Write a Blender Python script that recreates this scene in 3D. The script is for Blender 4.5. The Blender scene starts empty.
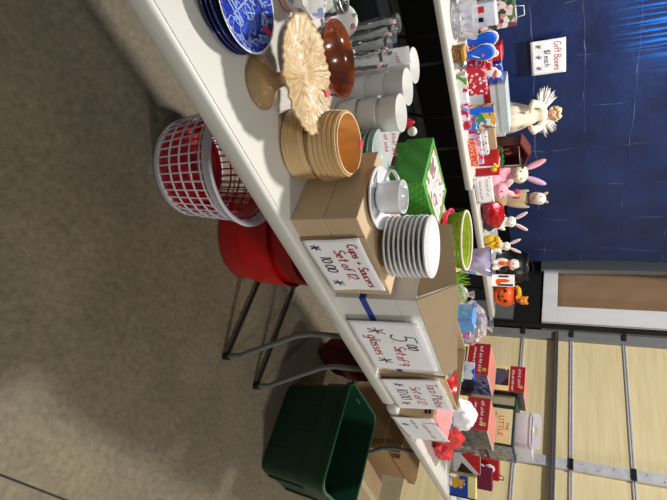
import bpy, bmesh, random
from math import *
from mathutils import Vector, Matrix, noise
random.seed(7)
sc = bpy.context.scene
col = sc.collection
PI = pi
# ---------------------------------------------------------------- camera
cd = bpy.data.cameras.new('camera'); cam = bpy.data.objects.new('camera', cd); col.objects.link(cam)
sc.camera = cam
AZ, PITCH, ROLL, CAMZ = radians(38.4), radians(25.2), radians(0.4), 1.42
fwd = Vector((cos(AZ)*cos(PITCH), sin(AZ)*cos(PITCH), -sin(PITCH)))
rgt = Vector((sin(AZ), -cos(AZ), 0))
upv = rgt.cross(fwd)
r2 = rgt*cos(ROLL) + upv*sin(ROLL); u2 = upv*cos(ROLL) - rgt*sin(ROLL)
# the photograph lies on its side: its right edge points up in the hall
cam.matrix_world = Matrix(((u2.x, -r2.x, -fwd.x, 0), (u2.y, -r2.y, -fwd.y, 0), (u2.z, -r2.z, -fwd.z, CAMZ), (0, 0, 0, 1)))
cd.sensor_fit = 'HORIZONTAL'; cd.sensor_width = 36; cd.lens = 505/667*36; cd.clip_end = 60
# ---------------------------------------------------------------- world, lamps, exposure
sc.view_settings.view_transform = 'Standard'; sc.view_settings.look = 'None'
sc.view_settings.exposure = 0.4; sc.view_settings.gamma = 1.0; sc.view_settings.use_curve_mapping = False
w = bpy.data.worlds.new('hall_ambient'); sc.world = w; w.use_nodes = True
bg = w.node_tree.nodes['Background']; bg.inputs[0].default_value = (0.95, 0.97, 1.0, 1); bg.inputs[1].default_value = 0.12
def lamp(name, loc, power, size, color=(1, .97, .92)):
    ld = bpy.data.lights.new(name, 'AREA'); ld.shape = 'DISK'; ld.size = size; ld.energy = power; ld.color = color
    lo = bpy.data.objects.new(name, ld); lo.location = loc; col.objects.link(lo); return lo
lamp('unseen_overhead_lamp', (1.8, 2.5, 4.2), 146, 0.42)
lamp('unseen_overhead_lamp', (-1.2, -2.0, 4.2), 44, 0.5)
lamp('unseen_overhead_lamp', (3.4, -2.1, 4.2), 100, 0.5)  # unseen lamp added to brighten the overhead door
# ---------------------------------------------------------------- helpers
R = radians(-5.5)                      # the hall is turned a little against the front tables
def room(x, y, z=0): return Vector((x*cos(R)-y*sin(R), x*sin(R)+y*cos(R), z))
def hexc(h):
    h = h.lstrip('#'); v = [int(h[i:i+2], 16)/255 for i in (0, 2, 4)]
    return tuple((c/12.92 if c <= .04045 else ((c+.055)/1.055)**2.4) for c in v) + (1,)
def mat(name, color, rough=.6, metal=0., var=.08, scale=12, bump=0., bscale=60, trans=0., coat=0., spec=.5, color2=None, sheen=0., stretch=None):
    m = bpy.data.materials.new(name); m.use_nodes = True; nt = m.node_tree; N = nt.nodes; L = nt.links
    b = N['Principled BSDF']; c = hexc(color) if isinstance(color, str) else color
    b.inputs['Roughness'].default_value = rough; b.inputs['Metallic'].default_value = metal
    b.inputs['Transmission Weight'].default_value = trans; b.inputs['Coat Weight'].default_value = coat
    b.inputs['Specular IOR Level'].default_value = spec; b.inputs['Sheen Weight'].default_value = sheen
    tc = N.new('ShaderNodeTexCoord'); mp = N.new('ShaderNodeMapping'); L.new(tc.outputs['Object'], mp.inputs[0])
    if stretch: mp.inputs['Scale'].default_value = stretch
    nz = N.new('ShaderNodeTexNoise'); nz.inputs['Scale'].default_value = scale; nz.inputs['Detail'].default_value = 5
    L.new(mp.outputs[0], nz.inputs['Vector'])
    rp = N.new('ShaderNodeValToRGB'); rp.color_ramp.elements[0].position = .3; rp.color_ramp.elements[1].position = .7
    c2 = hexc(color2) if color2 else tuple(min(1, v*(1+var)) for v in c[:3])+(1,)
    rp.color_ramp.elements[0].color = c if color2 else tuple(v*(1-var) for v in c[:3])+(1,); rp.color_ramp.elements[1].color = c2
    L.new(nz.outputs['Fac'], rp.inputs[0]); L.new(rp.outputs[0], b.inputs['Base Color'])
    if bump:
        n2 = N.new('ShaderNodeTexNoise'); n2.inputs['Scale'].default_value = bscale; n2.inputs['Detail'].default_value = 6
        L.new(mp.outputs[0], n2.inputs['Vector'])
        bp = N.new('ShaderNodeBump'); bp.inputs['Strength'].default_value = bump; bp.inputs['Distance'].default_value = .01
        L.new(n2.outputs['Fac'], bp.inputs['Height']); L.new(bp.outputs[0], b.inputs['Normal'])
    return m
def spots(name, base, dots, scale=40, thr=.35, rough=.5, third=None):
    """printed wrapping: dots of a second (and third) colour on a ground"""
    m = mat(name, base, rough); nt = m.node_tree; N = nt.nodes; L = nt.links; b = N['Principled BSDF']
    tc = N.new('ShaderNodeTexCoord'); v = N.new('ShaderNodeTexVoronoi'); v.inputs['Scale'].default_value = scale
    L.new(tc.outputs['Object'], v.inputs['Vector'])
    rp = N.new('ShaderNodeValToRGB'); rp.color_ramp.interpolation = 'CONSTANT'
    rp.color_ramp.elements[0].color = hexc(dots); rp.color_ramp.elements[1].position = thr; rp.color_ramp.elements[1].color = hexc(base)
    L.new(v.outputs['Distance'], rp.inputs[0])
    out = rp.outputs[0]
    if third:
        n = N.new('ShaderNodeTexNoise'); n.inputs['Scale'].default_value = scale*.6; L.new(tc.outputs['Object'], n.inputs['Vector'])
        g = N.new('ShaderNodeMath'); g.operation = 'GREATER_THAN'; g.inputs[1].default_value = .56; L.new(n.outputs['Fac'], g.inputs[0])
        mx = N.new('ShaderNodeMix'); mx.data_type = 'RGBA'; L.new(g.outputs[0], mx.inputs[0]); L.new(out, mx.inputs[6]); mx.inputs[7].default_value = hexc(third)
        out = mx.outputs[2]
    L.new(out, b.inputs['Base Color']); return m
def patch(name, cols, scale=18, rough=.5, cell=True):
    """a busy printed picture: irregular patches of several colours"""
    m = mat(name, cols[0], rough); nt = m.node_tree; N = nt.nodes; L = nt.links; b = N['Principled BSDF']
    tc = N.new('ShaderNodeTexCoord')
    rp = N.new('ShaderNodeValToRGB'); rp.color_ramp.interpolation = 'CONSTANT'; e = rp.color_ramp.elements
    for i, c in enumerate(cols):
        p = i/len(cols)
        k = e[i] if i < 2 else e.new(p)
        k.position = p; k.color = hexc(c)
    if cell:
        v = N.new('ShaderNodeTexVoronoi'); v.inputs['Scale'].default_value = scale; L.new(tc.outputs['Object'], v.inputs['Vector'])
        s = N.new('ShaderNodeSeparateColor'); L.new(v.outputs['Color'], s.inputs[0]); L.new(s.outputs[0], rp.inputs[0])
    else:
        n = N.new('ShaderNodeTexNoise'); n.inputs['Scale'].default_value = scale; n.inputs['Detail'].default_value = 1.5
        mr = N.new('ShaderNodeMapRange'); mr.inputs[1].default_value = .3; mr.inputs[2].default_value = .7
        L.new(tc.outputs['Object'], n.inputs['Vector']); L.new(n.outputs['Fac'], mr.inputs[0]); L.new(mr.outputs[0], rp.inputs[0])
    L.new(rp.outputs[0], b.inputs['Base Color']); return m
def glass(name, color=(1, 1, 1, 1), rough=.03, alpha=.35, ior=1.45):
    m = bpy.data.materials.new(name); m.use_nodes = True; N = m.node_tree.nodes; L = m.node_tree.links; N.clear()
    o = N.new('ShaderNodeOutputMaterial'); t = N.new('ShaderNodeBsdfTransparent'); t.inputs[0].default_value = color
    g = N.new('ShaderNodeBsdfGlossy'); g.inputs[0].default_value = (1, 1, 1, 1); g.inputs['Roughness'].default_value = rough
    d = N.new('ShaderNodeBsdfDiffuse'); d.inputs[0].default_value = color
    nz = N.new('ShaderNodeTexNoise'); nz.inputs['Scale'].default_value = 32; tc = N.new('ShaderNodeTexCoord'); L.new(tc.outputs['Object'], nz.inputs['Vector'])
    bp = N.new('ShaderNodeBump'); bp.inputs['Strength'].default_value = .25; bp.inputs['Distance'].default_value = .01
    L.new(nz.outputs['Fac'], bp.inputs['Height']); L.new(bp.outputs[0], g.inputs['Normal'])
    lw = N.new('ShaderNodeLayerWeight'); lw.inputs[0].default_value = .22; L.new(bp.outputs[0], lw.inputs['Normal'])
    x = N.new('ShaderNodeMixShader'); x.inputs[0].default_value = alpha; L.new(t.outputs[0], x.inputs[1]); L.new(d.outputs[0], x.inputs[2])
    y = N.new('ShaderNodeMixShader'); L.new(lw.outputs['Fresnel'], y.inputs[0]); L.new(x.outputs[0], y.inputs[1]); L.new(g.outputs[0], y.inputs[2]); L.new(y.outputs[0], o.inputs[0]); return m

def bx(bm, c, s, rz=0, rx=0, ry=0):
    M = Matrix.Translation(c) @ Matrix.Rotation(rz, 4, 'Z') @ Matrix.Rotation(ry, 4, 'Y') @ Matrix.Rotation(rx, 4, 'X') @ Matrix.Diagonal((s[0], s[1], s[2], 1))
    return bmesh.ops.create_cube(bm, size=1, matrix=M)
def box2(bm, x0, x1, y0, y1, z0, z1): return bx(bm, ((x0+x1)/2, (y0+y1)/2, (z0+z1)/2), (x1-x0, y1-y0, z1-z0))
def ell(bm, c, r, rot=(0, 0, 0), seg=20):
    from mathutils import Euler
    M = Matrix.Translation(c) @ Euler(rot).to_matrix().to_4x4() @ Matrix.Diagonal((r[0], r[1], r[2], 1))
    bmesh.ops.create_uvsphere(bm, u_segments=seg, v_segments=max(8, seg*2//3), radius=1, matrix=M)
def lathe(bm, prof, seg=48, c=(0, 0, 0), f=None):
    """prof: (r, z) list; f(angle, i) scales the radius"""
    rings = []
    for i, (r, z) in enumerate(prof):
        if r < 1e-6: rings.append([bm.verts.new((c[0], c[1], c[2]+z))]); continue
        rings.append([bm.verts.new((c[0]+r*(f(2*PI*k/seg, i) if f else 1)*cos(2*PI*k/seg), c[1]+r*(f(2*PI*k/seg, i) if f else 1)*sin(2*PI*k/seg), c[2]+z)) for k in range(seg)])
    for a, b in zip(rings, rings[1:]):
        if len(a) == 1 and len(b) == 1: continue
        for k in range(seg):
            k2 = (k+1) % seg
            if len(a) == 1: bm.faces.new((a[0], b[k], b[k2]))
            elif len(b) == 1: bm.faces.new((a[k], a[k2], b[0]))
            else: bm.faces.new((a[k], a[k2], b[k2], b[k]))
def tube(bm, pts, r, seg=10, closed=False):
    pts = [Vector(p) for p in pts]; n = len(pts); rr = r if isinstance(r, (list, tuple)) else [r]*n
    rings = []; prev = None
    for i, p in enumerate(pts):
        a = pts[(i-1) % n] if (i or closed) else pts[0]; b = pts[(i+1) % n] if (i < n-1 or closed) else pts[-1]
        t = (b-a).normalized()
        if prev is None:
            q = Vector((0, 0, 1)) if abs(t.z) < .9 else Vector((1, 0, 0)); s = t.cross(q).normalized()
        else: s = (prev - t*prev.dot(t)).normalized()
        prev = s; u = t.cross(s)
        rings.append([bm.verts.new(p + (s*cos(2*PI*k/seg)+u*sin(2*PI*k/seg))*rr[i]) for k in range(seg)])
    m = n if closed else n-1
    for i in range(m):
        a, b = rings[i], rings[(i+1) % n]
        for k in range(seg):
            bm.faces.new((a[k], a[(k+1) % seg], b[(k+1) % seg], b[k]))
    if not closed:
        bm.faces.new(rings[0][::-1]); bm.faces.new(rings[-1])
def rrect(w, d, r, n=5):
    P = []
    for cx, cy, a0 in ((w/2-r, d/2-r, 0), (-w/2+r, d/2-r, PI/2), (-w/2+r, -d/2+r, PI), (w/2-r, -d/2+r, 1.5*PI)):
        for k in range(n+1): P.append((cx+r*cos(a0+k*PI/2/n), cy+r*sin(a0+k*PI/2/n)))
    return P
def loft(bm, loops, cap0=True, cap1=False):
    rings = [[bm.verts.new(p) for p in l] for l in loops]; n = len(rings[0])
    for a, b in zip(rings, rings[1:]):
        for k in range(n): bm.faces.new((a[k], a[(k+1) % n], b[(k+1) % n], b[k]))
    if cap0: bm.faces.new(rings[0][::-1])
    if cap1: bm.faces.new(rings[-1])
def slab(bm, poly, z0, z1):
    a = [bm.verts.new((x, y, z0)) for x, y in poly]; b = [bm.verts.new((x, y, z1)) for x, y in poly]; n = len(poly)
    bm.faces.new(a[::-1]); bm.faces.new(b)
    for k in range(n): bm.faces.new((a[k], a[(k+1) % n], b[(k+1) % n], b[k]))
def obj(name, bm, m, parent=None, loc=(0, 0, 0), rot=(0, 0, 0), smooth=False, bevel=0, remesh=0, sub=0, label=None, norm=True):
    if norm: bmesh.ops.recalc_face_normals(bm, faces=bm.faces)
    me = bpy.data.meshes.new(name); bm.to_mesh(me); bm.free(); me.materials.append(m)
    o = bpy.data.objects.new(name, me); col.objects.link(o)
    o.location = loc; o.rotation_euler = rot
    if parent: o.parent = parent
    if remesh:
        k = o.modifiers.new('skin', 'REMESH'); k.mode = 'VOXEL'; k.voxel_size = remesh; k.use_smooth_shade = True
        s = o.modifiers.new('soft', 'SMOOTH'); s.iterations = 5
    if bevel:
        k = o.modifiers.new('bevel', 'BEVEL'); k.width = bevel; k.segments = 2; k.limit_method = 'ANGLE'; k.angle_limit = radians(40)
    if sub:
        k = o.modifiers.new('sub', 'SUBSURF'); k.levels = sub; k.render_levels = sub
    if smooth:
        me.shade_smooth()
        if smooth != 'all': me.set_sharp_from_angle(angle=radians(38))
    if label: o['label'] = label
    return o
def tag(o, label, cat, group=None):
    o['label'] = label; o['category'] = cat
    if group: o['group'] = group
    return o
def thing(name, label, cat, loc=(0, 0, 0), rz=0, group=None):
    o = bpy.data.objects.new(name, None); col.objects.link(o); o.empty_display_size = .05
    o.location = loc; o.rotation_euler = (0, 0, rz); return tag(o, label, cat, group)
def struct(o): o['kind'] = 'structure'; return o
def B(): return bmesh.new()
def dup(root, loc, rz=None, label=None):
    r = root.copy(); col.objects.link(r); r.location = loc
    if rz is not None: r.rotation_euler = (0, 0, rz)
    if label: r['label'] = label
    for ch in list(root.children):
        c = ch.copy(); col.objects.link(c); c.parent = r
        for g in list(ch.children):
            d = g.copy(); col.objects.link(d); d.parent = c
    return r
# ---------------------------------------------------------------- hand lettering (pen strokes)
def arc(cx, cy, rx, ry, a0, a1, n=9): return [(cx+rx*cos(radians(a0+(a1-a0)*k/n)), cy+ry*sin(radians(a0+(a1-a0)*k/n))) for k in range(n+1)]
G = {
 'C': [arc(.34, .5, .3, .5, 50, 310)], 'S': [arc(.28, .74, .22, .25, 30, 270) + arc(.28, .25, .24, .25, 90, -150)],
 'T': [[(0, .97), (.62, 1)], [(.3, 1), (.28, 0)]], 'P': [[(.05, 0), (.07, 1)], [(.07, 1)] + arc(.1, .76, .4, .24, 90, -90)],
 'G': [arc(.34, .5, .32, .5, 50, 350) + [(.36, .42)]], 'B': [[(.05, 0), (.05, 1)], [(.05, 1)] + arc(.1, .77, .33, .23, 90, -90) + arc(.1, .27, .4, .27, 90, -90)],
 'u': [[(.05, .55), (.06, .15)] + arc(.23, .14, .17, .14, 180, 360) + [(.41, .55), (.43, 0)]],
 'p': [[(.05, .55), (.03, -.35)], arc(.24, .28, .2, .27, 160, -170)],
 's': [arc(.2, .42, .15, .13, 30, 270, 6) + arc(.2, .15, .17, .15, 90, -150, 6)],
 'a': [arc(.22, .27, .2, .27, 30, 330), [(.42, .55), (.44, 0)]], 'c': [arc(.24, .27, .2, .27, 50, 310)],
 'e': [[(.05, .28), (.4, .32)] + arc(.23, .27, .19, .27, 15, 310)], 'r': [[(.06, .55), (.07, 0)], [(.07, .35)] + arc(.24, .32, .17, .2, 150, 50, 5)],
 't': [[(.2, .95), (.2, .1), (.34, 0)], [(0, .6), (.4, .63)]], 'o': [arc(.22, .27, .2, .27, 0, 360)],
 'f': [arc(.3, .8, .14, .18, 40, 180, 6) + [(.16, 0)], [(0, .52), (.36, .55)]], 'l': [[(.12, 1), (.1, 0)]], 'i': [[(.1, .55), (.1, 0)], [(.1, .76), (.12, .8)]],
 'g': [arc(.22, .27, .2, .27, 30, 330), [(.42, .55), (.4, -.25)] + arc(.24, -.25, .17, .13, 0, -160, 6)],
 'x': [[(.02, .55), (.4, 0)], [(.38, .55), (.02, 0)]], 'h': [[(.06, 1), (.05, 0)], [(.05, .3)] + arc(.23, .34, .17, .2, 170, 0, 6) + [(.41, 0)]],
 '1': [[(.1, .8), (.22, 1), (.2, 0)]], '2': [arc(.25, .72, .22, .27, 160, -20, 7) + [(.03, .02), (.52, .03)]],
 '0': [arc(.25, .45, .22, .45, 0, 360, 12)], '5': [[(.52, 1), (.12, .97), (.1, .56)] + arc(.24, .32, .25, .32, 110, -140, 9)],
 '9': [arc(.24, .72, .2, .26, 0, 360, 10) + [(.42, .3), (.36, 0)]], '.': [[(.08, 0), (.1, .04)]], '$': [arc(.28, .7, .22, .2, 30, 270) + arc(.28, .28, .24, .22, 90, -150), [(.28, 1.08), (.28, -.1)]],
 '+': [[(.05, .35), (.45, .37)], [(.25, .56), (.24, .14)]], '*': [[(.0, .5), (.6, .55)], [(.12, .15), (.5, .9)], [(.14, .9), (.46, .12)]],
 'n': [[(.06, .55), (.05, 0)], [(.05, .3)] + arc(.22, .34, .16, .2, 170, 0, 6) + [(.39, 0)]], ' ': [],
}
ADV = {'l': .28, 'i': .26, '.': .22, '1': .36, ' ': .34, 'r': .46, 't': .44, 'f': .4, '+': .6, '*': .75, 'C': .66, 'S': .6, 'T': .6, 'P': .58, 'G': .72, 'B': .58}
def strokes(text, x, y, h, slant=0., dy=0., sp=1.0):
    """pen strokes of a line of writing in paper coordinates (u right, v up)"""
    out = []; cx = 0
    for ch in text:
        for pl in G[ch]:
            out.append([(x+(cx+px+py*slant)*h, y+py*h+(cx+px)*h*dy) for px, py in pl])
        cx += ADV.get(ch, .54)*sp
    return out
def scribble(x, y, h, wlen, seed=1):
    """a line of script too small to read in the photo: a wavy pen line broken into words"""
    rnd = random.Random(seed); out = []; cx = 0
    while cx < wlen:
        n = rnd.randint(3, 6); pl = []
        for k in range(n*2):
            pl.append((x+cx, y+(h*rnd.uniform(.55, 1) if k % 2 else h*rnd.uniform(0, .2)))); cx += h*.22
        out.append(pl); cx += h*.4
    return out
def ink(bm, pls, wd, off, f=lambda u, v: 0.):
    """flat pen marks lying on a sheet that faces local -Y"""
    for pl in pls:
        q = []
        for a, b in zip(pl, pl[1:]):
            n = max(1, int(hypot(b[0]-a[0], b[1]-a[1])/.02))
            q += [(a[0]+(b[0]-a[0])*k/n, a[1]+(b[1]-a[1])*k/n) for k in range(n)]
        q.append(pl[-1])
        L = []
        for i, (u, v) in enumerate(q):
            a = q[max(0, i-1)]; b = q[min(len(q)-1, i+1)]; dx, dz = b[0]-a[0], b[1]-a[1]; l = hypot(dx, dz) or 1
            nx, nz = -dz/l*wd/2, dx/l*wd/2
            L.append((bm.verts.new((u+nx, f(u+nx, v+nz)-off, v+nz)), bm.verts.new((u-nx, f(u-nx, v-nz)-off, v-nz))))
        for (a, b), (c, d) in zip(L, L[1:]): bm.faces.new((a, c, d, b))
def sheet_bm(wd, ht, f, nx=14, ny=12, th=.0008, shear=0.):
    bm = B(); g = [[[bm.verts.new((wd*i/nx+shear*ht*j/ny, f(wd*i/nx, ht*j/ny)+k*th, ht*j/ny)) for i in range(nx+1)] for j in range(ny+1)] for k in (0, 1)]
    for k in (0, 1):
        for j in range(ny):
            for i in range(nx): bm.faces.new((g[k][j][i], g[k][j][i+1], g[k][j+1][i+1], g[k][j+1][i]))
    for j in range(ny):
        for i in (0, nx): bm.faces.new((g[0][j][i], g[0][j+1][i], g[1][j+1][i], g[1][j][i]))
    for i in range(nx):
        for j in (0, ny): bm.faces.new((g[0][j][i], g[0][j][i+1], g[1][j][i+1], g[1][j][i]))
    return bm
# ---------------------------------------------------------------- materials
M = {}
M['table'] = mat('white_moulded_plastic', 'cfccc4', .45, var=.03, scale=5, bump=.05, bscale=260)
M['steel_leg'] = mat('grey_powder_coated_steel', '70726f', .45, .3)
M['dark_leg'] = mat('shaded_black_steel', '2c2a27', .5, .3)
M['black_rubber'] = mat('black_rubber', '141414', .7)
M['card'] = mat('brown_corrugated_cardboard', 'c0a785', .8, var=.06, scale=6, bump=.05, bscale=120)
M['card_dark'] = mat('darker_brown_cardboard', 'a07f58', .8, var=.06, scale=6)
M['card_pale'] = mat('pale_cardboard_edge', 'd9c7a2', .8)
M['card_white'] = mat('white_coated_cardboard', 'd8d6d0', .55, var=.03)
M['paper'] = mat('white_writing_paper', 'f8f7f9', .8, var=.02)
M['red_ink'] = mat('red_marker_ink', 'b01830', .6)
M['purple_ink'] = mat('dark_purple_marker_ink', '35183f', .6)
M['black_ink'] = mat('black_marker_ink', '201a22', .6)
M['pink_ink'] = mat('faded_pink_ink', 'c0607a', .6)
M['white_ink'] = mat('white_print', 'f2e6e4', .6)
M['porcelain'] = mat('white_glazed_porcelain', 'e9e9ea', .18, var=.015, coat=.3)
M['greywhite'] = mat('matt_white_stoneware', 'd3d2ce', .5, var=.03)
M['navy_glaze'] = mat('navy_blue_glaze', '101a4c', .15, var=.1, coat=.4)
M['leaf'] = mat('tan_leaf_glaze', 'd2b88c', .4, color2='b89664', scale=34, bump=.5, bscale=55, coat=.1)
M['wood_pale'] = mat('pale_turned_wood', 'dcbd8a', .4, color2='cba66e', scale=9, stretch=(1, 1, 14), coat=.2)
M['wood_in'] = mat('honey_turned_wood', 'dfae6a', .4, color2='d39a52', scale=9, stretch=(6, 1, 1), coat=.2)
M['wood_red'] = mat('red_brown_varnished_wood', '8a3d10', .18, color2='5c2408', scale=8, stretch=(1, 7, 1), coat=.6)
M['sticker'] = mat('red_price_sticker', 'd02a48', .6)
M['red_plastic'] = mat('glossy_red_plastic', 'c00d14', .35, var=.05, coat=.1)
M['white_plastic'] = mat('white_plastic', 'dedde6', .4, var=.03)
M['green_tote'] = mat('dark_green_plastic', '0a3524', .45, var=.06)
M['clear'] = glass('clear_glass', (.96, .98, .98, 1), .03, .10)
M['amber'] = glass('amber_glass', (.90, .68, .38, 1), .06, .3)
M['teal_glass'] = glass('grey_green_glass', (.62, .72, .69, 1), .08, .6)
M['cello'] = glass('crinkled_clear_film', (.95, .95, .98, 1), .1, .12)
M['cello_white'] = glass('milky_crinkled_film', (.93, .93, .96, 1), .12, .32)
M['blue'] = mat('bright_blue_fabric', '0d5fe0', .6)
M['blue_tape'] = mat('blue_packing_tape', '17379a', .35)
M['red'] = mat('bright_red_card', 'c01822', .5)
M['dark_red'] = mat('dark_red_card', '9a1220', .45, var=.06)
M['pink'] = mat('pink_plush', 'eba6b4', .9, sheen=.4, bump=.2, bscale=160)
M['hot_pink'] = mat('hot_pink_plastic', 'ec4470', .45)
M['lilac'] = mat('lilac_plush', 'c3aede', .9, sheen=.4)
M['cream'] = mat('cream_satin_cloth', 'eadfc6', .6, var=.05, bump=.2, bscale=40)
M['white_fur'] = mat('white_plush', 'eee8de', .95, sheen=.5, bump=.3, bscale=180)
M['tan_fur'] = mat('tan_plush', 'b9a67f', .95, sheen=.3, bump=.3, bscale=180)
M['skin'] = mat('pale_doll_skin', 'e7b596', .6)
M['blond'] = mat('pale_blond_hair', 'e4cf9a', .8, bump=.6, bscale=90)
M['orange'] = mat('orange_plastic', 'ef5a10', .4)
M['black'] = mat('black_plastic', '101010', .35)
M['yellow'] = mat('yellow_plush', 'e8bc25', .8)
M['green'] = mat('bright_green_card', '3f9b2c', .5)
M['silver'] = mat('silver_metal', '9a9a98', .3, .8)
M['teal'] = mat('teal_plastic', '0d7f92', .4)
M['black_wall'] = mat('black_painted_wall', '0b0b0d', .8)
M['white_wall'] = mat('white_painted_wall', 'f2f2f4', .7, var=.02)
M['grey_trim'] = mat('grey_metal_trim', '8b8d8f', .5, .2)
M['galv'] = mat('galvanised_steel', 'd2d3d8', .5, .1, color2='bcbec4', scale=14)
M['kraft'] = mat('brown_kraft_paper', '9a7a5c', .85, var=.05, scale=5, bump=.25, bscale=9)
M['tissue'] = mat('white_bag_film', 'ecebee', .5, bump=.4, bscale=30)
M['red_film'] = mat('red_bag_film', 'dd2a36', .4, bump=.3, bscale=30)
M['floor_shade'] = mat('black_floor_shade', '07080d', .9)
M['gold'] = mat('gold_print', 'c9962e', .45)
M['brown'] = mat('dark_brown_plush', '5a351a', .8)

# concrete floor
def concrete():
    m = mat('worn_concrete', '6f6655', .62); nt = m.node_tree; N = nt.nodes; L = nt.links; b = N['Principled BSDF']
    tc = N.new('ShaderNodeTexCoord')
    def nz(s, d=6):
        n = N.new('ShaderNodeTexNoise'); n.inputs['Scale'].default_value = s; n.inputs['Detail'].default_value = d; n.inputs['Roughness'].default_value = .65
        L.new(tc.outputs['Object'], n.inputs['Vector']); return n
    a, f, g = nz(1.3), nz(42), nz(150, 3)
    r1 = N.new('ShaderNodeValToRGB'); r1.color_ramp.elements[0].position = .32; r1.color_ramp.elements[1].position = .7
    r1.color_ramp.elements[0].color = hexc('635a4a'); r1.color_ramp.elements[1].color = hexc('857a63'); L.new(a.outputs['Fac'], r1.inputs[0])
    r2_ = N.new('ShaderNodeValToRGB'); r2_.color_ramp.elements[0].position = .3; r2_.color_ramp.elements[1].position = .75
    r2_.color_ramp.elements[0].color = (.68, .67, .65, 1); r2_.color_ramp.elements[1].color = (1.3, 1.3, 1.28, 1); L.new(f.outputs['Fac'], r2_.inputs[0])
    mx = N.new('ShaderNodeMix'); mx.data_type = 'RGBA'; mx.blend_type = 'MULTIPLY'; mx.inputs[0].default_value = 1
    L.new(r1.outputs[0], mx.inputs[6]); L.new(r2_.outputs[0], mx.inputs[7])
    v = N.new('ShaderNodeTexVoronoi'); v.inputs['Scale'].default_value = 9; L.new(tc.outputs['Object'], v.inputs['Vector'])
    lt = N.new('ShaderNodeMath'); lt.operation = 'LESS_THAN'; lt.inputs[1].default_value = .06; L.new(v.outputs['Distance'], lt.inputs[0])
    m2 = N.new('ShaderNodeMix'); m2.data_type = 'RGBA'; L.new(mx.outputs[2], m2.inputs[6]); m2.inputs[7].default_value = hexc('8d8678')
    k = N.new('ShaderNodeMath'); k.operation = 'MULTIPLY'; k.inputs[1].default_value = .5; L.new(lt.outputs[0], k.inputs[0]); L.new(k.outputs[0], m2.inputs[0])
    L.new(m2.outputs[2], b.inputs['Base Color'])
    bp = N.new('ShaderNodeBump'); bp.inputs['Strength'].default_value = .25; bp.inputs['Distance'].default_value = .01
    ad = N.new('ShaderNodeMath'); L.new(f.outputs['Fac'], ad.inputs[0]); L.new(g.outputs['Fac'], ad.inputs[1]); L.new(ad.outputs[0], bp.inputs['Height']); L.new(bp.outputs[0], b.inputs['Normal'])
    return m
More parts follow.
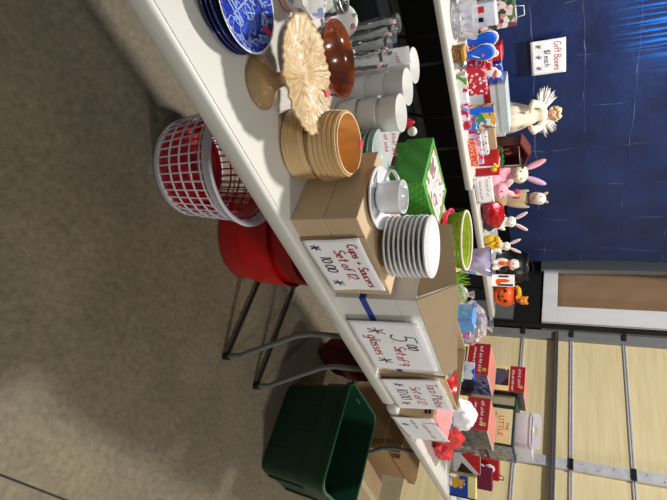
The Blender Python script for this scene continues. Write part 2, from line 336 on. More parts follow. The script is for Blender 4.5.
# woven tarpaulin: navy with fold lines; lets a little light through
def tarp_mat():
    m = bpy.data.materials.new('navy_tarpaulin'); m.use_nodes = True; N = m.node_tree.nodes; L = m.node_tree.links
    b = N['Principled BSDF']; o = N['Material Output']
    tc = N.new('ShaderNodeTexCoord')
    n = N.new('ShaderNodeTexNoise'); n.inputs['Scale'].default_value = 3; n.inputs['Detail'].default_value = 8; L.new(tc.outputs['Object'], n.inputs['Vector'])
    rp = N.new('ShaderNodeValToRGB'); rp.color_ramp.elements[0].position = .3; rp.color_ramp.elements[1].position = .75
    rp.color_ramp.elements[0].color = hexc('122048'); rp.color_ramp.elements[1].color = hexc('1c3064'); L.new(n.outputs['Fac'], rp.inputs[0])
    mp = N.new('ShaderNodeMapping'); mp.inputs['Rotation'].default_value = (PI/2, 0, 0); L.new(tc.outputs['Object'], mp.inputs[0])
    br = N.new('ShaderNodeTexBrick'); br.offset = 0; br.inputs['Scale'].default_value = 1; br.inputs['Brick Width'].default_value = .42; br.inputs['Row Height'].default_value = .36
    br.inputs['Mortar Size'].default_value = .003; br.inputs['Mortar Smooth'].default_value = .6
    n3 = N.new('ShaderNodeTexNoise'); n3.inputs['Scale'].default_value = 2.; L.new(tc.outputs['Object'], n3.inputs['Vector'])
    vm = N.new('ShaderNodeVectorMath'); vm.operation = 'SCALE'; vm.inputs['Scale'].default_value = .12; L.new(n3.outputs['Color'], vm.inputs[0])
    va = N.new('ShaderNodeVectorMath'); L.new(mp.outputs[0], va.inputs[0]); L.new(vm.outputs[0], va.inputs[1]); L.new(va.outputs[0], br.inputs['Vector'])
    n4 = N.new('ShaderNodeTexNoise'); n4.inputs['Scale'].default_value = 5; L.new(tc.outputs['Object'], n4.inputs['Vector'])
    g = N.new('ShaderNodeMapRange'); g.inputs[1].default_value = .5; g.inputs[2].default_value = .75; L.new(n4.outputs['Fac'], g.inputs[0])
    mu = N.new('ShaderNodeMath'); mu.operation = 'MULTIPLY'; L.new(br.outputs['Fac'], mu.inputs[0]); L.new(g.outputs[0], mu.inputs[1])
    mx = N.new('ShaderNodeMix'); mx.data_type = 'RGBA'; L.new(mu.outputs[0], mx.inputs[0]); L.new(rp.outputs[0], mx.inputs[6]); mx.inputs[7].default_value = hexc('8b9cc4')
    L.new(mx.outputs[2], b.inputs['Base Color']); b.inputs['Roughness'].default_value = .42; b.inputs['Specular IOR Level'].default_value = .4
    n2 = N.new('ShaderNodeTexNoise'); n2.inputs['Scale'].default_value = 14; n2.inputs['Detail'].default_value = 8; L.new(tc.outputs['Object'], n2.inputs['Vector'])
    ad = N.new('ShaderNodeMath'); L.new(n2.outputs['Fac'], ad.inputs[0]); L.new(br.outputs['Fac'], ad.inputs[1])
    bp = N.new('ShaderNodeBump'); bp.inputs['Strength'].default_value = .45; bp.inputs['Distance'].default_value = .012; L.new(ad.outputs[0], bp.inputs['Height']); L.new(bp.outputs[0], b.inputs['Normal'])
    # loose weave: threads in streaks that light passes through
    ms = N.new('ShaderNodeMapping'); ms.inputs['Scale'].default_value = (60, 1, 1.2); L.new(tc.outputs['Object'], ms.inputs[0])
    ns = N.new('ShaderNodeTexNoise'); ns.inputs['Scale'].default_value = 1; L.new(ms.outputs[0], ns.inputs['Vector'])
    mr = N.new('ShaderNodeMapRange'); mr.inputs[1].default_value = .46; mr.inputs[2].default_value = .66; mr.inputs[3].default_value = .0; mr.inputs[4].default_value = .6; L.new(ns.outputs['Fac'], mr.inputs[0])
    # translucency masked to one patch high up, to place the daylight glow there
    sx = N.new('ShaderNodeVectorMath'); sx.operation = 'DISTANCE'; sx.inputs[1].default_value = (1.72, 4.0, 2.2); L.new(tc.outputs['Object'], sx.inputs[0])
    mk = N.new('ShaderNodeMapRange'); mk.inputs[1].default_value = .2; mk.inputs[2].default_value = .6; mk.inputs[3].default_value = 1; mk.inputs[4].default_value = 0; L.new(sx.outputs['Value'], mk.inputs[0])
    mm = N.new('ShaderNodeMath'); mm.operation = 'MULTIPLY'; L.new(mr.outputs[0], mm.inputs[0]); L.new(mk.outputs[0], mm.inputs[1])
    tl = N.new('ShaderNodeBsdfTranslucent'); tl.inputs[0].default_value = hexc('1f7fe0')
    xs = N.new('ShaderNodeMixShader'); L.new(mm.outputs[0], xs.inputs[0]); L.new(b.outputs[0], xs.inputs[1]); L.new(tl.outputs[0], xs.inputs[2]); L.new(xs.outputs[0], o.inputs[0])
    return m
M['ply'] = mat('pale_plywood', 'f2e2b4', .6, color2='e6d29e', scale=4, stretch=(1, .6, 9), bump=.03, bscale=20)

# ================================================================ the setting
bm = B(); box2(bm, -4, 9, -4, 9, -.1, 0); struct(obj('floor', bm, concrete()))
# fine saw-cut joint in the slab
bm = B(); box2(bm, .6, 6.5, .047, .053, 0, .0008); struct(obj('trim_joint', bm, mat('dark_floor_joint', '2c2822', .9)))
def rstruct(name, bm, m, **k):
    o = obj(name, bm, m, rot=(0, 0, R), **k); return struct(o)
D = 4.8                                                      # distance of the end wall in the hall's own axes
bm = B(); box2(bm, -3.5, D+.1, 4.62, 4.72, 0, 4.4); rstruct('wall_back', bm, M['black_wall'])
bm = B(); box2(bm, D, D+.12, 3.53, 4.62, 0, 1.13); rstruct('wall_end', bm, M['black_wall'])
bm = B(); box2(bm, D, D+.12, 3.53, 4.62, 3.2, 4.4); box2(bm, D, D+.12, 3.53, 3.745, 1.13, 3.2); box2(bm, D, D+.12, 4.32, 4.62, 1.13, 3.2); rstruct('wall_end_upper', bm, M['white_wall'])
# white framed opening papered over with kraft paper
bm = B(); box2(bm, D-.03, D+.03, 3.545, 4.5, 1.135, 1.285); box2(bm, D-.03, D+.03, 3.545, 3.76, 1.285, 3.2); rstruct('trim_1', bm, M['white_wall'], bevel=.004)
bm = B(); box2(bm, D-.045, D+.03, 4.285, 4.47, 1.1, 3.2); rstruct('trim_2', bm, mat('grey_white_paint', 'a9abae', .6), bevel=.004)
bm = B()
n = 26; g = [[bm.verts.new((D+.02-.012*noise.noise(Vector((j*.5, i*.35, 3))), 3.755+i*.54/10, 1.285+j*1.9/n)) for i in range(11)] for j in range(n+1)]
for j in range(n):
    for i in range(10): bm.faces.new((g[j][i], g[j][i+1], g[j+1][i+1], g[j+1][i]))
o = rstruct('window_1', bm, M['kraft'], smooth='all'); k = o.modifiers.new('t', 'SOLIDIFY'); k.thickness = .003
bm = B(); box2(bm, D-.02, D-.001, 3.56, 3.80, .4, .84); rstruct('trim_3', bm, mat('grey_board', '6f7072', .6))
# overhead door of plywood panels
door = struct(obj('door_1', (lambda b: (box2(b, D+.03, D+.07, -.9, 3.47, 0, 3.4), b)[1])(B()), M['ply'], rot=(0, 0, R)))
for z in (.49, .96, 1.43, 1.905, 2.38):
    b = B()
    for dz in (-.015, .003): box2(b, D+.012, D+.03, -.9, 3.4, z+dz, z+dz+.012)
    obj('panel_joint', b, M['galv'], door, bevel=.002)
b = B(); box2(b, D-.05, D+.03, -.9, 3.42, 1.27, 1.306); box2(b, D-.055, D-.05, -.9, 3.42, 1.272, 1.284); obj('strut_bar', b, mat('dull_dark_steel', '55565a', .5, .4), door, bevel=.004)
for y in (2.04, .5):
    b = B(); box2(b, D-.004, D+.03, y-.045, y+.045, 0, 3.4); st = obj('stile_strap', b, M['galv'], door)
    b = B()
    for z in (.96, 1.43, 1.905, 2.38): box2(b, D-.02, D-.004, y-.05, y+.05, z-.02, z+.02)
    obj('hinge', b, M['black'], st, bevel=.003)
    b = B()
    for k in range(26): bmesh.ops.create_uvsphere(b, u_segments=8, v_segments=6, radius=.006, matrix=Matrix.Translation((D-.005, y+(.018 if k % 2 else -.018), .2+k*.12)))
    obj('rivet', b, M['silver'], st)
b = B(); box2(b, D-.015, D+.03, 3.345, 3.44, 0, 3.4); obj('end_stile', b, M['grey_trim'], door)
b = B(); box2(b, D-.05, D-.035, 3.45, 3.49, 0, 3.4); box2(b, D-.05, D-.01, 3.487, 3.497, 0, 3.4); tr = obj('roller_track', b, M['dark_leg'], door)
b = B(); box2(b, D-.02, D+.0, 3.49, 3.53, 0, 3.4); obj('seal_strip', b, M['black'], door)
b = B()
for z in (.96, 1.43, 1.905): box2(b, D-.034, D-.012, 3.37, 3.47, z-.02, z+.02)
obj('roller_hinge', b, M['dark_leg'], door, bevel=.004)
# unseen glowing pane added behind the tarpaulin (daylight glows through the weave)
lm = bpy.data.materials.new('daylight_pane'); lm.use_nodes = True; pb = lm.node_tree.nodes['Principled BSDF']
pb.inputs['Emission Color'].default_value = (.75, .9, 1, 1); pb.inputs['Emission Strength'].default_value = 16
b = B(); box2(b, 1.75, 2.15, 4.58, 4.615, 1.95, 2.9); rstruct('backlight_pane', b, lm)

# tarpaulin hung along the back wall
bm = B(); nx, nz_ = 90, 50
def tarp_b(x): return .85+.02*sin(x*3)
def tarp_y(x, z): return 4.02+.03*noise.noise(Vector((x*1.1, z*.8, 1)))+.012*noise.noise(Vector((x*3.5, z*2.5, 5)))+.01*sin(x*2+z*3.)
def tz(i, j):
    z0 = tarp_b(-2.5+6.83*i/nx); return z0+(3.6-z0)*j/nz_
g = [[bm.verts.new((-2.5+6.83*i/nx, tarp_y(-2.5+6.83*i/nx, tz(i, j)), tz(i, j))) for i in range(nx+1)] for j in range(nz_+1)]
for j in range(nz_):
    for i in range(nx): bm.faces.new((g[j][i], g[j][i+1], g[j+1][i+1], g[j+1][i]))
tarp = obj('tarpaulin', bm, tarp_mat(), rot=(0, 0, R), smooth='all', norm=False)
tag(tarp, 'large creased navy blue tarpaulin hung as a backdrop behind the rear tables', 'tarpaulin')
# ================================================================ folding tables
TZ = .74
def table(label, loc, rz, length, legs, group, depth=.79, dark=False, mark=None):
    t = thing('folding_table', label, 'table', loc, rz, group)
    # local x along the table from 0, y from the front edge 0 to depth, z up
    bm = B(); loops = []
    for dx, z in ((.004, -.046), (0, -.04), (0, -.010), (.002, -.004), (.007, -.0005), (.014, 0), (.0165, -.002)):
        loops.append([(x+length/2, y+depth/2, TZ+z) for x, y in rrect(length-2*dx, depth-2*dx, .04-dx if dx < .03 else .01)])
    loft(bm, loops, cap0=False); obj('edge_rim', bm, M['table'], t, smooth=True)
    bm = B(); slab(bm, [(x+length/2, y+depth/2) for x, y in rrect(length-.034, depth-.034, .024)], TZ-.04, TZ); obj('tabletop', bm, M['table'], t, bevel=.0015)
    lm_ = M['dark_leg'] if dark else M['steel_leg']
    for lx in legs:
        b = B()
        for s in (1, -1):
            c = depth/2; P = [(0.02, 0), (.03, .085), (.06, .14), (.10, .22), (.155, .33), (.17, .40), (.17, .69)]
            tube(b, [(lx, (y if s > 0 else depth-y), z) for y, z in P], .0125, 10)
        tube(b, [(lx, .17, .66), (lx, depth-.17, .66)], .011, 8)
        lg = obj('leg_frame', b, lm_, t, smooth=True)
        b = B(); tube(b, [(lx, .03, .016), (lx, depth-.03, .016)], .009, 8); obj('floor_bar', b, M['dark_leg'], lg, smooth=True)
        for s in (.02, depth-.02):
            b = B(); tube(b, [(lx, s, 0), (lx, s, .03)], .017, 10); obj('foot_cap', b, M['black_rubber'], lg, smooth=True)
    return t
front = 'white folding tables in the front row'; rear = 'white folding tables in the rear row'
Y0 = .757
ft = table('white folding table in front carrying the plates, wooden bowls and cup cartons', (-.42, Y0, 0), 0, 2.46, (.35, 2.18), front)
table('white folding table in front carrying the red village boxes, its edge over the green tote', (2.05, Y0, 0), 0, 1.83, (.02, 1.15), front)
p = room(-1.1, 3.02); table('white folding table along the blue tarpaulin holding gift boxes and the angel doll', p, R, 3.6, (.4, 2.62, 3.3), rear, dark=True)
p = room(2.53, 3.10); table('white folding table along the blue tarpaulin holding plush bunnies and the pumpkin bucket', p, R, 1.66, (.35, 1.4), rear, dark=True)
bm = B(); ink(bm, scribble(1.66, TZ-.036, .016, .085, 21), .0016, .0006); obj('pen_mark', bm, mat('faint_pencil', '8a8880', .8), ft, norm=False, label='faint pencilled word on the edge')
# ================================================================ objects are added below
# ---------------------------------------------------------------- builders for the goods
def sticker(parent, loc, rot, r=.011):
    b = B(); lathe(b, [(0, 0), (r, 0), (r, .0008), (0, .0008)], 20)
    s = obj('price_sticker', b, M['sticker'], parent, loc, rot, label='round red price sticker')
    b = B(); ink(b, [[(-.002, -.004), (-.002, .004)], [(.002, -.004), (.003, .004)]], .0012, 0); bmesh.ops.rotate(b, cent=(0, 0, 0), matrix=Matrix.Rotation(-PI/2, 3, 'X'), verts=b.verts)
    obj('pen_mark', b, M['black_ink'], s, (0, 0, .0011))
def sign(label, loc, rz, wd, ht, lines, rx=0, ry=0, bend=.004, seed=1, group=None, shear=0., cat='sign', wdth=.0045):
    t = thing('price_sign', label, cat, loc, rz, group); t.rotation_euler = (rx, ry, rz)
    f = lambda u, v: bend*sin(u/wd*PI*1.3+seed)*(.4+v/ht) * .5 - .003*noise.noise(Vector((u*14, v*14, seed)))
    by = {}
    for ln in lines:
        txt, x, y, w_, mk = ln[:5]
        if mk.startswith('~'):
            by.setdefault(mk[1:], []).extend(scribble(x, y, txt, w_, seed)); continue
        sl = ln[5] if len(ln) > 5 else 0
        tot = sum(ADV.get(c, .54) for c in txt); h = w_/tot
        by.setdefault(mk, []).extend(strokes(txt, x, y, h, .12, sl))
    bm = sheet_bm(wd, ht, f, shear=shear); bmesh.ops.recalc_face_normals(bm, faces=bm.faces); mats = []
    for mk, pls in by.items():
        if shear: pls = [[(u+shear*v, v) for u, v in p] for p in pls]
        g_ = (lambda u, v: f(u-shear*v, v)) if shear else f
        n0 = set(bm.faces); ink(bm, pls, wdth, .0009, g_); mats.append(M[mk])
        for fc in bm.faces:
            if fc not in n0: fc.material_index = len(mats)
    p_ = obj('paper', bm, M['paper'], t, smooth='all', norm=False)
    for m_ in mats: p_.data.materials.append(m_)
    return t
def carton_mesh(b, x, y, z, t=.006, lid=True):
    box2(b, 0, x, 0, y, 0, z)
def plate_prof(r, h=.022, t=.004): return [(0, t), (r*.6, t), (r*.68, t+.002), (r, h), (r+.001, h-.002), (r*.97, h-.005), (r*.66, 0), (r*.55, -.001), (0, -.001)]

# ================================================================ FRONT TABLE: plates, bowls, glassware
# blue plates
pl_grp = 'navy plates in the stack'
for k in range(3):
    b = B(); lathe(b, plate_prof(.114, .022), 64)
    o = obj('dinner_plate', b, M['navy_glaze'], loc=(.358, .968, TZ+.0015+k*.0105), smooth='all')
    tag(o, ['lowest navy blue dinner plate of the stack at the table edge', 'middle navy blue dinner plate of the stack at the table edge', 'navy blue dinner plate directly under the blue and white plate'][k], 'plate', pl_grp)
wp = patch('blue_transferware', ['1b2f9a', '2440b4', '16247c', '7f95d8', '1a309c', '3d5ac8'], 30, .18, cell=False)
t = thing('picture_plate', 'blue and white transfer-printed plate with red sticker on top of the navy plates', 'plate', (.372, .967, TZ+.0335))
b = B(); lathe(b, [(0, .005), (.066, .005), (.074, .007), (.1015, .021), (.099, .017), (.07, .001), (.06, 0), (0, 0)], 72); obj('plate_well', b, wp, t, smooth='all')
b = B(); lathe(b, [(.1015, .021), (.104, .0225), (.106, .021), (.099, .0165), (.0985, .0172)], 72); obj('white_rim', b, M['porcelain'], t, smooth='all', label='thin white rim')
b = B(); pls = []
for k in range(26):
    a = k*2*PI/26; pls += [[(.083*cos(a+q), .083*sin(a+q)) for q in (0, .04)], [(.078*cos(a+q), .078*sin(a+q)) for q in (0, .1)], [((.09-.004*q)*cos(a+.12), (.09-.004*q)*sin(a+.12)) for q in (0, 1, 2)]]
pls += [[(-.04, -.01), (-.01, .02), (.02, .0), (.04, .03)], [(0, -.045), (.005, .03)], [(.005, .03), (-.02, .045)], [(.005, .03), (.03, .046)], [(-.03, -.04), (.03, -.035)], [(-.035, -.03), (.03, -.025)]]
for pl in pls:
    for a_, c_ in zip(pl, pl[1:]):
        pass
ink(b, [[(u, v) for u, v in p] for p in pls], .003, 0); bmesh.ops.rotate(b, cent=(0, 0, 0), matrix=Matrix.Rotation(-PI/2, 3, 'X'), verts=b.verts)
for v in b.verts:
    v.co.y = v.co.y; r_ = hypot(v.co.x, v.co.y); v.co.z = .0056 if r_ < .066 else (.0076+(r_-.074)*.51 if r_ > .074 else .0066)
obj('white_pattern', b, mat('pale_blue_print', 'a9badf', .2), t, norm=False, label='pale leaf and landscape pattern')
sticker(t, (.088*cos(.35), .088*sin(.35), .0165), (-.42*sin(.35), -.42*cos(.35), 0), .0125)

# amber pedestal with leaf dish on top
t = thing('glass_pedestal', 'amber glass pedestal with flared foot under the tan leaf dish', 'pedestal', (.554, .952, TZ))
b = B(); lathe(b, [(0, .001), (.064, .001), (.066, .004), (.062, .010), (.045, .022), (.026, .036), (.0185, .05), (.017, .066), (.022, .088), (.027, .099), (0, .099)], 48, f=lambda a, i: 1+.012*cos(a*12)); obj('foot', b, M['amber'], t, smooth='all')
t = thing('leaf_dish', 'tan ceramic dish shaped like a cabbage leaf balanced on an amber glass pedestal', 'dish', (.572, .985, TZ+.1), radians(-34))
def leafr(a): return 1/sqrt((cos(a)/.136)**2+(sin(a)/.112)**2)*(1+.03*abs(sin(a*9))+.012*sin(a*3+1)+.01*sin(29*a))
b = B(); seg = 132; NR = 16; rings = []
for side in (0, 1):
    rs = []
    for i in range(1, NR+1):
        q = i/NR; row = []
        for k in range(seg):
            a = 2*PI*k/seg; r = leafr(a)*q
            z = .004+.010*q**3+.003*noise.noise(Vector((r*cos(a)*30, r*sin(a)*30, 7))) + (.0022*sin(a*34+q*6+2*sin(a*3))*min(1,q*1.6)) + .0015*sin(a*9)*q**2 + (.0022*noise.noise(Vector((r*cos(a)*90, r*sin(a)*90, 1))))
            row.append(b.verts.new((r*cos(a), r*sin(a), z if side == 0 else z-.006)))
        rs.append(row)
    c = b.verts.new((0, 0, .003 if side == 0 else -.003))
    for k in range(seg): b.faces.new((c, rs[0][k], rs[0][(k+1) % seg]))
    for A_, C_ in zip(rs, rs[1:]):
        for k in range(seg): b.faces.new((A_[k], A_[(k+1) % seg], C_[(k+1) % seg], C_[k]))
    rings.append(rs[-1])
for k in range(seg): b.faces.new((rings[0][k], rings[0][(k+1) % seg], rings[1][(k+1) % seg], rings[1][k]))
obj('leaf', b, M['leaf'], t, smooth='all')
sticker(t, (.045, .085, .018), (.25, 0, .6), .010)

# red-brown wooden bowl
t = thing('wooden_bowl', 'glossy red-brown varnished wooden bowl behind the tan leaf dish', 'bowl', (.662, 1.192, TZ))
b = B(); lathe(b, [(0, 0), (.055, 0), (.058, .004), (.075, .03), (.094, .07), (.103, .1), (.104, .104), (.1, .104), (.09, .073), (.07, .036), (.045, .018), (0, .014)], 64); obj('bowl_body', b, M['wood_red'], t, smooth='all')

# two pale turned wooden bowls, one in the other
t = thing('wooden_bowl', 'lower pale wooden bowl with fine grooves standing on the table', 'bowl', (.767, .972, TZ), 0, 'pale turned wooden bowls')
prof = [(0, 0), (.085, 0), (.092, .004)]
for k in range(7):
    z = .008+k*.0085; prof += [(.0965-.0006*k, z), (.0965-.0006*k, z+.006), (.0948-.0006*k, z+.0072)]
prof[-3:] = [(.0905, .066), (.086, .066)]; prof += [(.082, .03), (.07, .012), (0, .01)]
b = B(); lathe(b, prof, 64); obj('bowl_body', b, M['wood_pale'], t, smooth=True)
t = thing('wooden_bowl', 'upper pale wooden bowl with stepped ridges and a red sticker on its rim', 'bowl', (.774, .968, TZ+.0125), 0, 'pale turned wooden bowls')
prof = [(0, 0), (.06, 0), (.068, .004), (.0808, .045), (.0825, .066), (.0925, .068)]
for k in range(6):
    z = .069+k*.0125; r_ = .0935-.0018*k; prof += [(r_, z), (r_+.0008, z+.0085), (r_-.0045, z+.0095), (r_-.0045, z+.012)]
prof += [(.0825, .142), (.0815, .1445), (.0765, .1445)]
b = B(); lathe(b, prof, 72); obj('bowl_body', b, M['wood_pale'], t, smooth=True)
b = B(); lathe(b, [(.0765, .1445), (.075, .13), (.072, .06), (.06, .02), (.03, .012), (0, .011)], 64); obj('bowl_inside', b, M['wood_in'], t, smooth='all', label='honey coloured wooden inside')
sticker(t, (.052, .057, .1452), (.2, .1, 0), .0115)

# floral dish, preserving jar, floral plate
fl = patch('floral_transfer', ['efece6', 'efece6', 'e9e6e2', 'd99aa0', 'ece9e4', '9fb3a0', 'ece9e4', '9aa7d0', 'efece6', 'efece6', 'efece6', 'efece6'], 70, .2)
t = thing('floral_bowl', 'white porcelain bowl with pink and blue flowers beside the leaf dish', 'bowl', (.475, 1.225, TZ))
b = B(); lathe(b, [(0, 0), (.036, 0), (.04, .006), (.046, .02), (.066, .05), (.078, .082), (.079, .084), (.076, .083), (.062, .05), (.04, .022), (0, .018)], 48, f=lambda a, i: 1+(.03*cos(8*a) if i > 3 else 0)); obj('bowl_body', b, fl, t, smooth='all')
b = B(); lathe(b, [(.036, .0005), (.043, .001), (.047, .019), (.0415, .0065)], 40); obj('foot_ring', b, mat('pink_glaze', 'dfa3a0', .2), t, smooth='all', label='pink foot')
t = thing('glass_jar', 'clear glass jar with a grey metal collar behind the floral bowl', 'jar', (.572, 1.345, TZ))
b = B(); lathe(b, [(0, .002), (.034, .002), (.037, .008), (.037, .07), (.033, .08), (.033, .1), (.031, .1), (.031, .08), (.034, .07), (.034, .009), (0, .006)], 36); obj('jar_body', b, M['clear'], t, smooth='all')
b = B(); lathe(b, [(.034, .084), (.037, .085), (.037, .093), (.034, .094)], 36); lathe(b, [(.034, .098), (.0365, .1), (.034, .104), (.031, .1)], 36); obj('collar', b, M['silver'], t, smooth='all', label='grey metal collar')
t = thing('floral_plate', 'white plate with green leaf sprigs leaning behind the brown bowl', 'plate', (.652, 1.375, TZ+.004), 0); t.rotation_euler = (radians(62), 0, radians(-10))
b = B(); lathe(b, plate_prof(.05, .01, .003), 48, c=(0, .05, 0)); obj('plate_body', b, patch('sprig_print', ['efeee9', 'efeee9', 'f1f0ec', '77a077', 'efeee9', 'd0808a', 'efeee9', 'efeee9', 'efeee9', 'efeee9'], 70, .2), t, smooth='all')

# tall rippled tumblers
def tumbler():
    t = thing('glass_tumbler', '', 'glass', (0, 0, 0), 0, 'tall clear rippled glass tumblers')
    prof = [(0, .002), (.023, .002), (.025, .006)]
    for k in range(16): prof.append((.0255+.0018*(k/15)+.0012*sin(k*2.1), .012+k*.0108))
    prof += [(.0285, .186), (.0275, .187), (.0262, .17), (.0235, .02), (0, .012)]
    b = B(); lathe(b, prof, 32, f=lambda a, i: 1+.03*sin(6*a+i*.9)); obj('glass_body', b, M['clear'], t, smooth='all')
    b = B(); ell(b, (.0, -.0265, .172), (.009, .0016, .008), seg=12); obj('price_sticker', b, mat('faded_pink_sticker', 'e3b3bc', .6), t, smooth='all', label='pale pink sticker at the rim')
    return t
t0 = tumbler()
labs = ['rearmost tall clear rippled glass tumbler of the row', 'second tall clear rippled glass tumbler from the back of the row', 'third tall clear rippled glass tumbler from the back of the row', 'foremost tall clear rippled glass tumbler behind the brown bowl']
for i, (x, y) in enumerate(((.745, 1.50), (.742, 1.435), (.742, 1.37), (.742, 1.305))):
    if i == 0: t0.location = (x, y, TZ); t0.rotation_euler = (0, 0, -.7); t0['label'] = labs[0]
    else: dup(t0, (x, y, TZ), -.7+i*.3, labs[i])
# white cups in three stacks of three
b = B(); lathe(b, [(0, 0), (.049, 0), (.052, .003), (.0575, .066), (.0582, .069), (.0575, .0715), (.054, .0715), (.048, .008), (0, .005)], 48)
cup_me = obj('stoneware_cup', b, M['greywhite'], smooth='all'); first = True
where = ['the stack nearest the wooden bowls', 'the middle stack', 'the stack farthest back']
lev = ['bottom', 'middle', 'top']
for s, (x, y) in enumerate(((.905, 1.262), (.903, 1.382), (.896, 1.502))):
    for k in range(3):
        o = cup_me if first else cup_me.copy()
        if not first: col.objects.link(o)
        first = False
        o.location = (x+.002*k*(-1)**s, y, TZ+.0005+k*.066); tag(o, f'{lev[k]} matt white cup without handle in {where[s]}', 'cup', 'matt white cups in three stacks')
t = sign('small white card with pink pen figures standing behind the white cups', (.80, 1.452, TZ), -.35, .055, .215, [('~', 0, 0, 0, 'pink_ink')][:0] + [(.02, .014, .165, .03, '~pink_ink')], bend=.001, seed=3, wdth=.003, cat='card')

# teal glass plates with a triangular note
b = B(); lathe(b, plate_prof(.078, .012, .003), 48)
gp0 = obj('glass_plate', b, M['teal_glass'], smooth='all')
for k in range(10):
    o = gp0 if k == 0 else gp0.copy()
    if k: col.objects.link(o)
    o.location = (.962, 1.135, TZ+.002+k*.0155); tag(o, 'lowest grey-green glass plate under the note' if k == 0 else ('topmost grey-green glass plate right below the folded note' if k == 9 else 'grey-green glass plate inside the stack between bowls and green box'), 'plate', 'grey-green glass plates in one stack')
t = thing('price_note', 'white triangular folded note lying over the grey-green glass plates', 'note', (.90, 1.085, TZ+.205), 0); t.rotation_euler = (radians(55), 0, radians(-38))
b = B(); slab(b, [(-.05, -.034), (-.047, .036), (.052, -.002)][::-1], 0, .0012); obj('paper', b, M['paper'], t)
b = B(); ink(b, scribble(-.042, .008, .016, .045, 5) + scribble(-.042, -.014, .013, .04, 6), .003, 0); bmesh.ops.rotate(b, cent=(0, 0, 0), matrix=Matrix.Rotation(-PI/2, 3, 'X'), verts=b.verts); obj('red_writing', b, M['red_ink'], t, (0, 0, .0016))
# christmas figure behind
t = thing('plush_figure', 'small red plush figure with white pompom behind the green gift box', 'toy', (1.075, 1.43, TZ))
b = B(); ell(b, (0, 0, .05), (.05, .04, .055)); ell(b, (0, 0, .105), (.03, .03, .035)); obj('body', b, M['red'], t, remesh=.005, smooth='all')
b = B(); lathe(b, [(.032, .12), (.02, .15), (.006, .175), (0, .18)], 20); obj('hat', b, M['red'], t, smooth='all')
b = B(); ell(b, (.03, -.012, .165), (.017, .017, .017)); obj('pompom', b, M['white_fur'], t, smooth='all', label='white pompom')
b = B(); lathe(b, [(.034, .11), (.038, .118), (.034, .126)], 20); obj('hat_brim', b, M['cream'], t, smooth='all')
b = B(); ell(b, (-.05, 0, .1), (.02, .02, .055), (0, -.4, 0)); obj('scarf', b, M['green_tote'], t, smooth='all', label='dark green scarf')

# ---------------------------------------------------------------- cup cartons with cups and saucers
def cup_carton(label, loc):
    t = thing('cardboard_carton', label, 'box', loc, 0, 'plain brown cup cartons')
    b = B(); box2(b, 0, .345, 0, .25, 0, .0955); obj('carton_body', b, M['card'], t, bevel=.0025)
    b = B(); box2(b, .0, .345, .122, .128, .0956, .0962); obj('lid_seam', b, M['card_dark'], t)
    b = B(); box2(b, .07, .075, -.0006, .0, .0, .0955); obj('flap_line', b, M['card_dark'], t)
    return t
cup_carton('lower brown cardboard carton under the cups and saucers', (.868, .79, TZ+.0005))
cup_carton('upper brown cardboard carton carrying the cups and saucers', (.868, .79, TZ+.0970))
sign('white paper sign reading Cups + Saucers on the front of the cup cartons', (.945, .779, TZ+.0035), 0, .235, .175,
     [('Cups + Saucers', .022, .130, .20, 'red_ink'), ('Set of 12', .045, .082, .13, 'red_ink'), ('*', .018, .012, .028, 'purple_ink'), ('10.00', .066, .03, .075, 'purple_ink'), ('*', .178, .015, .034, 'purple_ink')], ry=radians(-3), seed=2)
b = B()
lathe(b, [(0, .003), (.03, .003), (.032, .004), (.062, .006), (.0855, .0145), (.0875, .0148), (.0882, .013), (.0880, .0095), (.062, .002), (.043, 0), (0, 0)], 56)
sa0 = obj('saucer', b, M['porcelain'], smooth='all')
SZ = TZ+.097+.0965
tag(sa0, 'white saucer under the single teacup on the carton', 'saucer', 'white saucers'); sa0.location = (.938, .928, SZ)
for k in range(9):
    o = sa0.copy(); col.objects.link(o); o.location = (1.076+.0012*(k % 3-1), .868+.001*(k % 2), SZ+.0142+k*.0138)
    tag(o, 'top white saucer of the tall stack on the carton' if k == 8 else ('bottom white saucer of the tall stack, tucked against the teacup saucer' if k == 0 else 'white saucer inside the tall stack on the carton, between top and bottom ones'), 'saucer', 'white saucers')
t = thing('teacup', 'white porcelain teacup on a saucer beside the saucer stack', 'cup', (.938, .928, SZ+.0042), radians(35)); t.scale = (1.14, 1.14, 1.12)
b = B(); lathe(b, [(0, .0), (.024, .0), (.026, .004), (.034, .006), (.0385, .012), (.0395, .024), (.0405, .064), (.0402, .0655), (.0385, .065), (.0375, .024), (.034, .013), (.02, .008), (0, .007)], 48); obj('cup_body', b, M['porcelain'], t, smooth='all')
b = B(); tube(b, [(.037*cos(1.75), .037*sin(1.75), .054)] + [((.04+.024*sin(q*PI/8))*cos(1.75), (.04+.024*sin(q*PI/8))*sin(1.75), .054-.036*q/8) for q in range(1, 8)] + [(.036*cos(1.75), .036*sin(1.75), .018)], .0042, 10); obj('handle', b, M['porcelain'], t, smooth='all')

